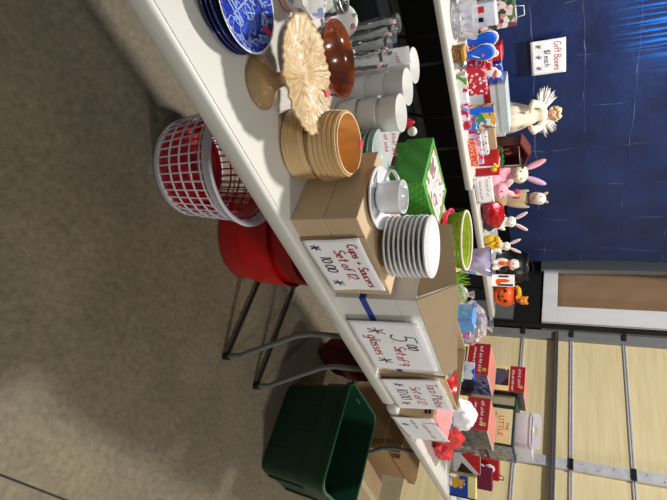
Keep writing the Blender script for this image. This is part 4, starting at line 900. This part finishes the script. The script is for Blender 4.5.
# cartons and bags under the second table
t = thing('storage_carton', 'large brown cardboard carton on the floor behind the green tote', 'box', (3.30, .93, 0), radians(-3))
b = B(); box2(b, 0, .52, 0, .5, 0, .42); obj('carton_body', b, M['card_dark'], t, bevel=.004)
b = B(); box2(b, .0, .52, .22, .28, .42, .4208); box2(b, -.0008, 0, .22, .28, .32, .42); box2(b, -.0012, -.0002, 0, .5, .298, .302); obj('tape', b, M['card_pale'], t)
b = B(); box2(b, .02, .5, -.03, -.001, .37, .42); obj('front_flap', b, M['card_dark'], t, bevel=.002)
t = thing('storage_carton', 'smaller brown cardboard carton on the floor at the far end', 'box', (3.30, .57, 0), radians(-6))
b = B(); box2(b, 0, .42, 0, .3, 0, .2); obj('carton_body', b, M['card'], t, bevel=.004)
b = B(); box2(b, 0, .42, .13, .17, .2, .2008); obj('tape', b, M['card_pale'], t)
t = thing('fabric_bag', 'dark red fabric bag on the floor behind the green tote', 'bag', (2.66, 1.27, 0))
obj('bag_body', crumple((0, 0, .27), (.17, .14, .26), 6, .15), mat('maroon_cloth', '5a1016', .9), t, smooth='all')
b = B(); tube(b, [(-.06, 0, .5), (-.04, 0, .58), (.04, 0, .58), (.06, 0, .5)], .008, 8); obj('strap', b, mat('maroon_strap', '430c11', .9), t, smooth='all')
p = room(2.2, 3.45); b = B(); box2(b, -3.6, 2.45, -.78, .95, 0, .003); o = obj('floor_shade_sheet', b, M['floor_shade'], loc=p, rot=(0, 0, R)); tag(o, 'black sheet added on the floor for the shade beneath the rear tables', 'cloth')  # dark sheet added to stand in for the floor shade under the rear tables

# ================================================================ REAR TABLES (hall axes)
def rthing(name, label, cat, x, y, z=TZ, rz=0, group=None): return thing(name, label, cat, room(x, y, z), R+rz, group)
def rbox(name, label, x0, x1, y0, y1, z0, z1, m, cat='box', group=None, rz=0, extra=None):
    t = rthing(name, label, cat, x0, y0, z0, rz, group)
    b = B(); box2(b, 0, x1-x0, 0, y1-y0, 0, z1-z0); obj('box_body', b, m, t, bevel=.0025)
    return t
# crystal bowl
t = rthing('crystal_bowl', 'large clear cut-glass bowl at the left end of the rear table', 'bowl', 1.305, 3.28)
b = B(); lathe(b, [(0, .004), (.06, .0), (.065, .006), (.11, .05), (.128, .11), (.13, .13), (.126, .13), (.104, .055), (.058, .014), (0, .012)], 60, f=lambda a, i: 1+.025*(1 if int(a/(2*PI)*60) % 2 else -1)*(1 if 2 < i < 6 else 0)); obj('bowl_body', b, M['cello_white'], t, smooth=False)
b = B()
for k in range(14):
    a = k*.45+2.5; ell(b, (.1*cos(a), .1*sin(a), .06+.012*(k % 3)), (.012, .012, .012), seg=8)
obj('cut_pattern', b, mat('grey_blue_cut', '8f99ad', .3), t, smooth='all')
t = rthing('ornament_bag', 'white film bag with a red and black printed strip behind the crystal bowl', 'bag', 1.30, 3.46)
b = B(); box2(b, 0, .16, 0, .06, 0, .235); obj('bag_body', b, mat('milky_film', 'd4d8e4', .35, var=.06, scale=30), t, bevel=.012)
b = B(); box2(b, 0.02, .06, -.002, 0, .1, .16); obj('red_print', b, M['red'], t, label='red print'); b = B(); box2(b, .09, .12, -.002, 0, .1, .15); obj('dark_print', b, M['black'], t)
t = rthing('floral_gift_bag', 'gift bag with pink and green flowers farthest left on the rear table', 'bag', 1.36, 3.6)
b = B(); box2(b, 0, .185, 0, .09, 0, .335); obj('bag_body', b, patch('flower_print', ['e6d6d2', '4f7a4a', 'd8909c', 'f0eae6', '2c4a38', 'e8c8c4', '7a3a4a'], 34, .4), t, bevel=.004)
b = B(); tube(b, [(.05, 0, .33), (.06, 0, .39), (.12, 0, .39), (.13, 0, .33)], .003, 6); obj('handle', b, M['paper'], t, smooth='all')
# blue slipper pair
t = rthing('felt_mitten', 'bright blue felt mitten with white trim left of its mate', 'mitten', 1.372, 3.17, .757, .1, 'bright blue felt mittens')
def mitten(flip):
    o_ = [(-.022, 0), (.018, 0), (.03, .05), (.04, .075), (.05, .1), (.052, .13), (.044, .16), (.022, .18), (.0, .186), (-.022, .18), (-.04, .16), (-.046, .13), (-.04, .09), (-.03, .05)]
    b = B(); sl = []
    slab(b, o_, -.016, .016); bmesh.ops.rotate(b, cent=(0, 0, 0), matrix=Matrix.Rotation(PI/2, 3, 'X'), verts=b.verts)
    if flip: bmesh.ops.scale(b, vec=(-1, 1, 1), verts=b.verts)
    return b
obj('mitten_body', mitten(False), M['blue'], t, bevel=.01, smooth=True)
b = mitten(False); bmesh.ops.scale(b, vec=(1.12, .35, 1.06), verts=b.verts); obj('white_trim', b, M['white_fur'], t, (0, .004, 0), bevel=.004, label='white trim')
t2 = rthing('felt_mitten', 'bright blue felt mitten with white trim and small red dot, right of its mate', 'mitten', 1.462, 3.19, .745, -.15, 'bright blue felt mittens')
obj('mitten_body', mitten(True), M['blue'], t2, bevel=.01, smooth=True)
b = mitten(True); bmesh.ops.scale(b, vec=(1.12, .35, 1.06), verts=b.verts); obj('white_trim', b, M['white_fur'], t2, (0, .004, 0), bevel=.004, label='white trim')
b = B(); ell(b, (.01, -.018, .115), (.009, .004, .009), seg=10); obj('red_dot', b, M['orange'], t2, smooth='all', label='small red dot')
b = B(); ell(b, (.012, -.018, .07), (.004, .002, .03), (0, .4, 0), seg=10); obj('white_stripe', b, M['paper'], t2, smooth='all')
for t_, zz in ((t, .0), (t2, .0)): t_.location.z = TZ
t.location = room(1.475, 3.325, TZ+.056); t2.location = room(1.535, 3.255, TZ+.041)
p = room(1.50, 3.29); b = B(); box2(b, -.055, .055, -.02, .055, TZ, TZ+.055); o = obj('white_box', b, M['card_white'], loc=(p.x, p.y, 0), rot=(0, 0, R), bevel=.002); tag(o, 'low white box under the left blue mitten', 'box')
p = room(1.545, 3.245); b = B(); box2(b, -.04, .04, -.02, .02, TZ, TZ+.04); o = obj('white_box', b, M['card_white'], loc=(p.x, p.y, 0), rot=(0, 0, R), bevel=.002); tag(o, 'low white box under the right blue mitten', 'box')
# small tins and packets in front
t = rbox('gold_tin', 'small brown and gold patterned tin at the front of the rear table', 1.40, 1.485, 3.07, 3.14, TZ, .815, spots('gold_leaf_print', '7a4f22', 'c79a4a', 70, .3), 'tin')
b = B(); box2(b, -.002, .087, -.002, .072, .055, .076); obj('lid', b, M['gold'], t, bevel=.003)
t = rthing('pewter_cup', 'small pewter cup right of the gold tin', 'cup', 1.515, 3.11)
b = B(); lathe(b, [(0, 0), (.028, 0), (.03, .004), (.036, .05), (.039, .066), (.036, .066), (.03, .01), (0, .006)], 32); obj('cup_body', b, M['silver'], t, smooth='all')
snow = spots('snowflake_wrap', 'b5142a', 'e9dcdc', 48, .34)
snow2 = spots('snow_dot_wrap', 'c01c34', 'eedfe0', 38, .36)
def giftwrap(label, x0, x1, y0, y1, z1, m, rib=None, grp='wrapped boxes on the rear table', z0=TZ):
    t = rbox('wrapped_box', label, x0, x1, y0, y1, z0, z1, m, 'gift', grp)
    if rib:
        b = B(); w_, d_, h_ = x1-x0, y1-y0, z1-z0
        box2(b, w_*.45, w_*.55, -.0015, d_+.0015, -.0, h_+.0015); obj('ribbon', b, rib, t)
    return t
giftwrap('red wrapped box with white snowflakes behind the blue mittens', 1.525, 1.70, 3.33, 3.42, .925, snow)
giftwrap('red wrapped box with large white snow dots before the snowman box', 1.61, 1.82, 3.235, 3.31, .895, snow2)
t = rbox('picture_box', 'red box with a white bearded face picture at the back of the rear table', 1.60, 1.705, 3.47, 3.56, TZ, .985, M['red'], 'box', 'picture boxes on the rear table')
b = B(); ell(b, (.05, -.001, .19), (.03, .004, .035), seg=14); obj('white_beard', b, M['paper'], t, smooth='all', label='white beard'); b = B(); ell(b, (.05, -.003, .205), (.018, .004, .014), seg=12); obj('face', b, M['skin'], t, smooth='all')
b = B(); box2(b, .0, .105, -.0015, 0, .236, .243); box2(b, 0, .105, -.0015, 0, .13, .136); obj('white_edge', b, M['pink'], t)
t = rbox('blue_block', 'small royal blue box before the bearded face box', 1.665, 1.715, 3.425, 3.465, TZ, .90, M['red'], 'box', 'picture boxes on the rear table')
b = B(); box2(b, .006, .044, -.002, 0, .105, .15); obj('blue_panel', b, M['blue'], t, label='royal blue panel')
t = rbox('snowman_box', 'blue box with a snowman picture beside the grey gift box', 1.718, 1.846, 3.44, 3.53, TZ, .975, spots('snow_on_blue', '2346b8', 'e8eefc', 60, .3), 'box', 'picture boxes on the rear table')
b = B(); ell(b, (.05, -.002, .17), (.038, .004, .045), seg=16); ell(b, (.07, -.002, .21), (.03, .004, .024), seg=16); obj('white_snowman', b, M['paper'], t, smooth='all', label='white snowman'); b = B(); ell(b, (.065, -.005, .192), (.03, .004, .012), (0, .3, 0), seg=12); obj('orange_scarf', b, M['orange'], t, smooth='all', label='orange scarf')
b = B(); box2(b, 0, .13, -.0015, 0, .11, .135); obj('green_band', b, M['green_tote'], t)
# pale grey gift box with red ribbon
t = rthing('grey_gift_box', 'pale grey gift box with a broad red ribbon left of the angel', 'box', 1.85, 3.40)
greyc = mat('pale_grey_card', 'c3cbd0', .5, var=.02)
b = B(); box2(b, .004, .396, .004, .176, 0, .215); obj('box_body', b, greyc, t, bevel=.002)
b = B(); box2(b, 0, .4, 0, .18, .2, .258); obj('lid', b, mat('grey_lid', 'b6c2c6', .5), t, bevel=.003)
b = B(); box2(b, .002, .398, .002, .178, .105, .15); obj('ribbon', b, M['dark_red'], t, label='broad dark red ribbon')
# puzzle box, packets
t = rbox('puzzle_box', 'colourful puzzle box with a blue top band leaning on the grey gift box', 1.955, 2.135, 3.30, 3.345, TZ, .918, patch('puzzle_print', ['2a8fd0', 'e0b83a', 'd8452c', '2f9a4a', 'f0ead8', '1f5fb8', 'e88a3c'], 34, .4), 'box')
b = B(); box2(b, 0, .045, -.0015, 0, .0, .178); obj('blue_band', b, M['blue'], t, label='blue band')
for (nm, lab, x0, x1, y0, y1, z0, z1, m_) in (
    ('candy_packet', 'red and lilac striped candy packet lying at the table front', 1.80, 1.985, 3.07, 3.14, TZ, .785, patch('candy_stripe', ['c2243c', 'e8dce8', '8a86c8', 'd83a48'], 28, .4)),
    ('napkin_packet', 'white and green napkin packet beside the pewter cup', 1.58, 1.70, 3.08, 3.14, TZ, .80, patch('holly_print', ['e8e6e2', 'e8e6e2', 'd02a38', '4fa048', 'efeae6'], 26, .4)),
    ('napkin_packet', 'white crumpled packet left of the candy packet', 1.705, 1.79, 3.09, 3.16, TZ, .79, M['tissue']),
    ('orange_packet', 'orange packet with white dots in front of the stable', 2.12, 2.34, 3.12, 3.17, TZ, .795, spots('orange_dot_print', 'dd4a26', 'f2e2d2', 90, .4)),
    ('violet_packet', 'thin lilac and white packet behind the orange dotted packet', 2.10, 2.36, 3.175, 3.20, TZ, .825, patch('lilac_print', ['e8e2ee', 'b0a4d4', 'e8e2ee', 'c04a64'], 40, .4)),
    ('spotted_box', 'white box with black spots before the stable', 2.12, 2.31, 3.215, 3.26, TZ, .862, spots('black_spot_print', 'efece8', '1a1a1a', 50, .3)),
    ('tan_box', 'narrow tan cardboard box behind the black spotted box', 2.10, 2.36, 3.35, 3.395, TZ, .90, M['card']),
    ('blue_book', 'thin blue and red book standing under the puzzle box', 1.99, 2.12, 3.21, 3.235, TZ, .80, patch('blue_red_book', ['2f78c0', 'c03040', '2f78c0', 'e8e6e0'], 20, .4))):
    rbox(nm, lab, x0, x1, y0, y1, z0, z1, m_, 'packet' if 'packet' in nm else ('book' if 'book' in nm else 'box'))
# carton carrying the angel
t = rbox('white_carton', 'plain pale carton under the angel doll', 2.26, 2.39, 3.56, 3.80, TZ, .945, M['card_white'], 'box')
# stable
t = rthing('nativity_stable', 'dark red-brown wooden toy stable with green garland behind the packets', 'toy house', 2.40, 3.46); t.scale = (.8, 1, 1.02)
b = B(); box2(b, 0, .27, .10, .11, 0, .33); box2(b, 0, .012, 0, .11, 0, .30); box2(b, .258, .27, 0, .11, 0, .30); box2(b, 0, .27, 0, .11, 0, .012); box2(b, 0, .27, 0, .11, .17, .18)
for k in range(6): box2(b, .02+k*.042, .05+k*.042, .096, .1, .19, .325)
obj('wooden_frame', b, mat('dark_red_brown_wood', '5a2018', .7, color2='3c1410', scale=20), t)
b = B(); bx(b, (.06, .05, .345), (.17, .13, .014), ry=-.35); bx(b, (.21, .05, .345), (.17, .13, .014), ry=.35); obj('roof', b, mat('roof_brown', '6a2c20', .7), t, bevel=.002)
b = B(); rnd = random.Random(9)
for k in range(60): ell(b, (.01+rnd.random()*.25, -.004, .165+rnd.uniform(-.015, .015)), (.014, .01, .01), (0, rnd.random()*3, 0), seg=6)
for k in range(24): ell(b, (.262, -.004, .2+k*.006), (.012, .01, .01), (0, rnd.random()*3, 0), seg=6)
obj('garland', b, mat('garland_green', '2f6a34', .8), t, label='green garland')
b = B(); box2(b, .03, .24, -.002, .0, .30, .306); tube(b, [(.25, -.004, .19), (.25, -.004, .31)], .004, 6); obj('pink_cord', b, M['pink'], t)
b = B(); ell(b, (.13, .04, .215), (.02, .02, .034), seg=12); ell(b, (.08, .04, .205), (.016, .02, .026), seg=12); obj('figures', b, mat('terracotta_figures', 'a0503c', .7), t, smooth='all')
# red candle box
t = rbox('candle_box', 'red gift box with a yellow bow beneath the stable', 2.36, 2.53, 3.25, 3.36, TZ, .915, M['red'], 'gift', 'wrapped boxes on the rear table')
b = B(); box2(b, .075, .09, -.002, .112, 0, .177); obj('white_ribbon', b, M['paper'], t); b = B(); ell(b, (.11, -.006, .14), (.022, .01, .022), seg=10); ell(b, (.07, -.006, .155), (.028, .008, .01), (0, -.5, 0), seg=10); obj('yellow_bow', b, M['yellow'], t, smooth='all', label='yellow bow')
# angel doll
t = rthing('angel_doll', 'angel doll in a cream satin dress with white feather wings', 'doll', 2.315, 3.70, .9455, radians(-18))
b = B(); lathe(b, [(0, .0), (.115, .0), (.122, .01), (.105, .08), (.082, .15), (.058, .21), (.046, .235), (.052, .26), (.05, .29), (.03, .305), (.016, .312), (0, .313)], 56, f=lambda a, i: 1+(.07*sin(9*a) if i < 5 else .02*sin(5*a))); obj('dress', b, M['cream'], t, smooth='all')
for s in (-1, 1):
    b = B(); tube(b, [(s*.045, 0, .285), (s*.085, -.02, .25), (s*.105, -.045, .205), (s*.07, -.08, .185)], [.024, .03, .034, .022], 14); obj('sleeve', b, M['cream'], t, smooth='all')
    b = B(); ell(b, (s*.055, -.092, .186), (.013, .016, .011), seg=12); obj('hand', b, M['skin'], t, smooth='all')
    b = B(); rnd = random.Random(4+s)
    for k in range(90):
        q = rnd.random(); a_ = .1+q*1.35; L_ = (.13+.05*sin(q*PI))*rnd.uniform(.7, 1.1); o0 = Vector((s*.015, .05, .25)); d_ = Vector((s*cos(a_-.35), .2+.25*rnd.random(), sin(a_-.35)*.75)).normalized()
        j_ = Vector((rnd.uniform(-.02, .02), 0, rnd.uniform(-.02, .02)))
        tube(b, [o0, o0+d_*L_*.6+j_*.4, o0+d_*L_+j_], [.007, .008, .001], 5)
    obj('wing', b, M['white_fur'], t, smooth='all', label='white feather wing')
b = B(); ell(b, (0, -.004, .343), (.036, .038, .044)); ell(b, (0, -.04, .338), (.006, .008, .007)); tube(b, [(0, 0, .3), (0, 0, .325)], .014, 10); h_ = obj('head', b, M['skin'], t, remesh=.004, smooth='all')
b = B()
for s in (-1, 1): ell(b, (s*.014, -.0385, .348), (.004, .003, .0045), seg=8)
obj('eyes', b, M['brown'], h_, smooth='all'); b = B(); ell(b, (0, -.039, .325), (.008, .003, .003), seg=8); obj('mouth', b, M['red'], h_, smooth='all')
b = B()
for k in range(44):
    a_ = k*2.4; q = k/44; rr_ = .043*sqrt(max(.05, 1-(q-.35)**2*1.6)); y_ = rr_*sin(a_)
    if y_ < -.018 and q < .72: continue
    ell(b, (rr_*cos(a_), y_+.004, .325+.07*q), (.016, .016, .013), seg=8)
obj('hair', b, M['blond'], h_, smooth='all', label='pale curly hair'); b = B(); ell(b, (.022, -.012, .392), (.01, .01, .006), seg=8); obj('hair_pin', b, M['brown'], h_, smooth='all')
# ---------------------------------------------------------------- plush animals
def eyes(parent, pts, r=.006, m='black', nm='eyes'):
    b = B()
    for p_ in pts: ell(b, p_, (r, r, r), seg=8)
    return obj(nm, b, M[m], parent, smooth='all')
def bunny(label, x, y, H_, m, rz, ear_m=None, group='plush rabbits', lean=0., earlen=.3, wide=.26, z0=TZ, ear_spread=.5, name='plush_rabbit', head_m=None):
    """sitting plush rabbit of total height H_, facing local -Y"""
    t = rthing(name, label, 'plush toy', x, y, z0, rz, group); h = H_
    b = B(); W_ = wide*h
    ell(b, (0, .0, .21*h), (W_*.62, W_*.55, .21*h)); ell(b, (0, -.01*h, .40*h), (W_*.42, W_*.38, .12*h))
    for s in (-1, 1):
        ell(b, (s*W_*.55, -.14*h, .055*h), (.07*h, .13*h, .055*h)); ell(b, (s*W_*.52, -.08*h, .32*h), (.05*h, .06*h, .12*h), (.5, s*.3, 0))
    if not head_m: ell(b, (lean*h, -.02*h, .56*h), (.155*h, .14*h, .13*h)); ell(b, (lean*h, -.13*h, .535*h), (.075*h, .06*h, .055*h))
    obj('body', b, m, t, remesh=max(.005, .02*h), smooth='all')
    hd = t
    if head_m:
        b = B(); ell(b, (lean*h, -.02*h, .56*h), (.165*h, .15*h, .14*h)); ell(b, (lean*h, -.13*h, .535*h), (.08*h, .07*h, .06*h)); hd = obj('head', b, head_m, t, remesh=max(.005, .02*h), smooth='all')
    for s in (-1, 1):
        b = B(); d_ = Vector((s*ear_spread, .15, 1)).normalized(); c_ = Vector((lean*h+s*.075*h, 0, .66*h)); ee = earlen*h*.5
        ang = (0, atan2(d_.x, d_.z), 0); ell(b, c_+d_*ee, (.052*h, .026*h, ee*1.08), ang); e_ = obj('ear', b, (ear_m[0 if s < 0 else 1] if ear_m else m), t, smooth='all')
        b = B(); ell(b, c_+d_*ee+Vector((0, -.02*h, 0)), (.03*h, .012*h, ee*.85), ang); obj('inner_ear', b, M['pink'], e_, smooth='all', label='pink inner ear')
    eyes(t, [(lean*h+s*.06*h, -.145*h, .59*h) for s in (-1, 1)], .016*h)
    b = B(); ell(b, (lean*h, -.19*h, .55*h), (.02*h, .014*h, .014*h), seg=10); obj('nose', b, M['pink'], t, smooth='all')
    return t
bunny('cream headed plush rabbit with one pink and one lilac ear', 2.83, 3.64, .50, M['pink'], -.5, ear_m=(M['pink'], M['lilac']), earlen=.33, ear_spread=.42, head_m=M['cream'], wide=.3)
t = rthing('plush_pig', 'pink plush pig lying in front of the cream headed rabbit', 'plush toy', 2.70, 3.36)
b = B(); ell(b, (0, 0, .09), (.10, .08, .09)); ell(b, (.02, -.06, .165), (.068, .06, .058)); ell(b, (.03, -.115, .155), (.03, .02, .024))
for s in (-1, 1): ell(b, (s*.06, -.05, .03), (.03, .05, .03))
obj('body', b, M['pink'], t, remesh=.007, smooth='all')
for s in (-1, 1):
    b = B(); ell(b, (.02+s*.055, -.04, .225), (.03, .014, .045), (0, s*.6, 0)); obj('ear', b, mat('pale_pink_plush', 'f0c4c8', .9, sheen=.4), t, smooth='all')
eyes(t, [(-.008, -.112, .182), (.05, -.112, .182)], .006); eyes(t, [(.022, -.134, .157), (.038, -.134, .157)], .004, 'dark_red', 'nostrils')
# small pink and yellow toy
t = rthing('bow_toy', 'small magenta and yellow bow-tied toy between the two tall rabbits', 'toy', 2.885, 3.44, TZ)
b = B(); lathe(b, [(0, 0), (.035, 0), (.03, .1), (.022, .21), (0, .215)], 24); obj('stand', b, M['tan_fur'], t, smooth='all')
b = B(); ell(b, (-.022, 0, .255), (.026, .02, .042), (0, -.3, 0)); ell(b, (.022, 0, .255), (.026, .02, .042), (0, .3, 0)); obj('bow', b, mat('magenta_felt', 'b5347c', .7), t, smooth='all', label='magenta bow'); b = B(); ell(b, (0, -.02, .25), (.014, .012, .038), seg=10); obj('yellow_centre', b, M['yellow'], t, smooth='all', label='yellow centre')
# tall tan rabbit
t = rthing('plush_rabbit', 'tall slim tan plush rabbit with a white muzzle standing by the tarpaulin', 'plush toy', 3.03, 3.55, TZ, -.5, 'plush rabbits')
b = B(); ell(b, (0, 0, .10), (.07, .06, .10)); ell(b, (0, 0, .24), (.055, .05, .15)); ell(b, (0, -.005, .40), (.052, .05, .075))
for s in (-1, 1): ell(b, (s*.058, -.02, .26), (.02, .025, .1), (0, s*.15, 0)); ell(b, (s*.04, -.05, .025), (.03, .06, .026))
obj('body', b, M['tan_fur'], t, remesh=.007, smooth='all')
b = B(); ell(b, (.0, -.03, .432), (.052, .045, .055), (.2, 0, 0)); obj('muzzle', b, M['white_fur'], t, smooth='all', label='white muzzle')
b = B(); lathe(b, [(.046, .345), (.052, .352), (.046, .36)], 24); obj('collar', b, mat('purple_ribbon', '5a2350', .5), t, smooth='all', label='dark purple collar')
for s in (-1, 1):
    b = B(); ell(b, (s*.032, .005, .475), (.014, .01, .03), (0, s*.4, 0)); obj('ear', b, M['tan_fur'], t, smooth='all')
eyes(t, [(s*.025, -.072, .452) for s in (-1, 1)], .005)
# small rear sign
sg = sign('small white paper sign with red writing on the rear table under the pink pig', room(2.44, 3.115, TZ+.012), R, .26, .125, [(.028, .03, .072, .18, '~red_ink'), (.022, .04, .024, .15, '~red_ink')], bend=.002, seed=11, rx=radians(-8), wdth=.005)
b = B()
for u_, v_2 in ((.012, .012), (.012, .11), (.245, .012), (.245, .11)): ell(b, (u_, -.003, v_2), (.005, .002, .005), seg=8)
obj('corner_dots', b, M['black'], sg, smooth='all')
# red shiny bag of stockings
t = rthing('red_gift_bag', 'glossy red foil bag with a dark end on the rear table', 'bag', 2.955, 3.27)
obj('bag_body', crumple((0, 0, .09), (.135, .075, .085), 5, .16), mat('red_foil', 'b3101c', .2, .15, bump=.5, bscale=40), t, smooth='all')
obj('dark_end', crumple((.09, -.03, .05), (.055, .05, .045), 7, .15), mat('dark_grey_foil', '2c2628', .4), t, smooth='all', label='dark grey end')
obj('wine_side', crumple((-.06, -.02, .045), (.08, .065, .042), 9, .15), mat('wine_foil', '6d0c20', .3, bump=.4, bscale=40), t, smooth='all', label='wine red side')
# white rabbit figures with tall ears
bunny('white plush rabbit with spread upright ears beside the tan rabbit', 3.31, 3.56, .33, M['white_fur'], -.6, earlen=.36, ear_spread=.55, wide=.34)
bunny('small white plush rabbit with upright ears behind the yellow chicks', 3.455, 3.39, .265, M['white_fur'], -.6, earlen=.38, ear_spread=.45, wide=.34)
def chick(lab, x, y, rz):
    t = rthing('plush_chick', lab, 'plush toy', x, y, TZ, rz, 'yellow plush chicks')
    b = B(); ell(b, (0, 0, .05), (.036, .042, .05)); ell(b, (0, -.012, .108), (.029, .029, .029)); obj('body', b, M['yellow'], t, remesh=.005, smooth='all')
    b = B(); ell(b, (0, -.045, .104), (.009, .014, .006), seg=8); obj('beak', b, M['orange'], t, smooth='all', label='orange beak')
    eyes(t, [(.012, -.037, .116), (-.012, -.037, .116)], .004)
chick('yellow plush chick next to the red foil bag', 3.165, 3.19, -.4); chick('yellow plush chick in front of the small white rabbit', 3.255, 3.20, -.9)
# halloween cat figure
t = rthing('cat_figure', 'white, black and orange cat figurine between the small rabbit and the pumpkin bucket', 'figurine', 3.69, 3.38, TZ, -.6)
b = B(); ell(b, (0, 0, .085), (.06, .055, .085)); ell(b, (0, -.015, .195), (.055, .05, .05))
for s in (-1, 1):
    ell(b, (s*.03, -.045, .03), (.018, .03, .03)); lathe(b, [(.024, 0), (.014, .02), (0, .05)], 12, c=(s*.035, -.01, .225))
obj('body', b, M['white_fur'], t, remesh=.005, smooth='all')
b = B(); ell(b, (.03, -.03, .11), (.035, .03, .045)); ell(b, (.035, -.015, .215), (.026, .04, .03)); obj('black_patch', b, M['black'], t, smooth='all', label='black patch')
b = B(); ell(b, (-.02, -.05, .1), (.022, .015, .04)); ell(b, (-.005, -.04, .165), (.04, .03, .012)); obj('orange_scarf', b, M['orange'], t, smooth='all', label='orange scarf')
eyes(t, [(.02, -.064, .2), (-.02, -.064, .2)], .006)
# black cauldron ball
t = rthing('cauldron', 'round black plastic cauldron behind the pumpkin bucket', 'pot', 3.93, 3.57)
b = B(); lathe(b, [(0, .004), (.06, .0), (.12, .03), (.168, .1), (.176, .17), (.16, .24), (.13, .285), (.138, .3), (.128, .3), (.118, .284), (.14, .24), (.15, .15), (0, .05)], 48); obj('pot_body', b, M['black'], t, smooth='all')
b = B(); tube(b, [(-.13, 0, .285)] + [(-.13*cos(q*PI/10), 0, .285+.06*sin(q*PI/10)) for q in range(1, 10)] + [(.13, 0, .285)], .005, 8); obj('bail_handle', b, M['black'], t, smooth='all')
# pumpkin bucket
t = rthing('pumpkin_bucket', 'orange plastic jack-o-lantern bucket at the right end of the rear table', 'bucket', 4.02, 3.29, TZ, -.7)
b = B(); lathe(b, [(0, 0), (.06, 0), (.09, .02), (.118, .07), (.122, .105), (.108, .155), (.088, .18), (.092, .186), (.084, .186), (.08, .178), (.098, .15), (.11, .1), (.08, .025), (0, .012)], 64, f=lambda a, i: 1+.025*abs(sin(5*a))); obj('bucket_body', b, M['orange'], t, smooth='all')
b = B()
for s in (-1, 1):
    v_ = [b.verts.new((.122*sin(q), -.122*cos(q)-.004, z)) for q, z in ((s*.25, .10), (s*.6, .10), (s*.42, .138))]; b.faces.new(v_)
v_ = [b.verts.new((.126*sin(q), -.126*cos(q)-.002, z)) for q, z in ((-.08, .085), (.08, .085), (0, .105))]; b.faces.new(v_)
mo = [(-.55, .07), (-.3, .05), (0, .045), (.3, .05), (.55, .07), (.3, .062), (.15, .056), (.1, .066), (0, .06), (-.15, .056), (-.3, .062)]
v_ = [b.verts.new((.125*sin(q), -.125*cos(q)-.004, z)) for q, z in mo]; b.faces.new(v_)
o = obj('face_cutouts', b, M['black'], t, norm=False, label='black printed face'); k = o.modifiers.new('s', 'SOLIDIFY'); k.thickness = .004; k.offset = 0
t = rthing('halloween_box', 'white box with black bands and an orange bat beside the pumpkin bucket', 'box', 3.785, 3.255, TZ, -.7)
b = B(); box2(b, -.055, .055, 0, .05, 0, .2); obj('box_body', b, M['paper'], t, bevel=.002)
b = B(); box2(b, -.05, -.034, -.001, 0, .06, .15); box2(b, .03, .048, -.001, 0, .05, .19); obj('black_bands', b, M['black'], t, label='black bands'); b = B(); ell(b, (-.002, -.001, .1), (.018, .003, .06), seg=12); ell(b, (.01, -.001, .06), (.03, .003, .025), seg=12); obj('orange_bat', b, M['orange'], t, smooth='all', label='orange print')
# striped plush on the pumpkin
t = rthing('plush_tiger', 'small orange and yellow plush animal lying on the pumpkin bucket', 'plush toy', 4.03, 3.30, TZ+.1865, -.7)
b = B(); ell(b, (0, 0, .032), (.085, .045, .032)); ell(b, (.055, -.02, .075), (.042, .04, .042)); ell(b, (.055, -.055, .062), (.02, .02, .016))
for s in (-1, 1): ell(b, (.055+s*.03, -.005, .112), (.014, .01, .016)); ell(b, (-.03+s*.05, -.04, .02), (.018, .035, .018))
obj('body', b, mat('orange_plush', 'e08a2a', .9), t, remesh=.005, smooth='all')
b = B(); ell(b, (-.03, -.03, .04), (.05, .025, .026)); obj('yellow_belly', b, M['yellow'], t, smooth='all', label='yellow belly'); eyes(t, [(.04, -.058, .085), (.07, -.058, .085)], .005)
# paper sign taped on the tarpaulin
sign('white paper sign reading Gift Boxes taped to the blue tarpaulin', room(1.845, 3.965, 1.13), R, .275, .245,
     [('Gift Boxes', .02, .165, .235, 'red_ink'), ('$1 each', .075, .095, .14, 'purple_ink'), ('*', .025, .025, .042, 'black_ink'), ('*', .11, .025, .042, 'black_ink'), ('*', .2, .025, .042, 'black_ink')], bend=.003, seed=6, wdth=.0055)
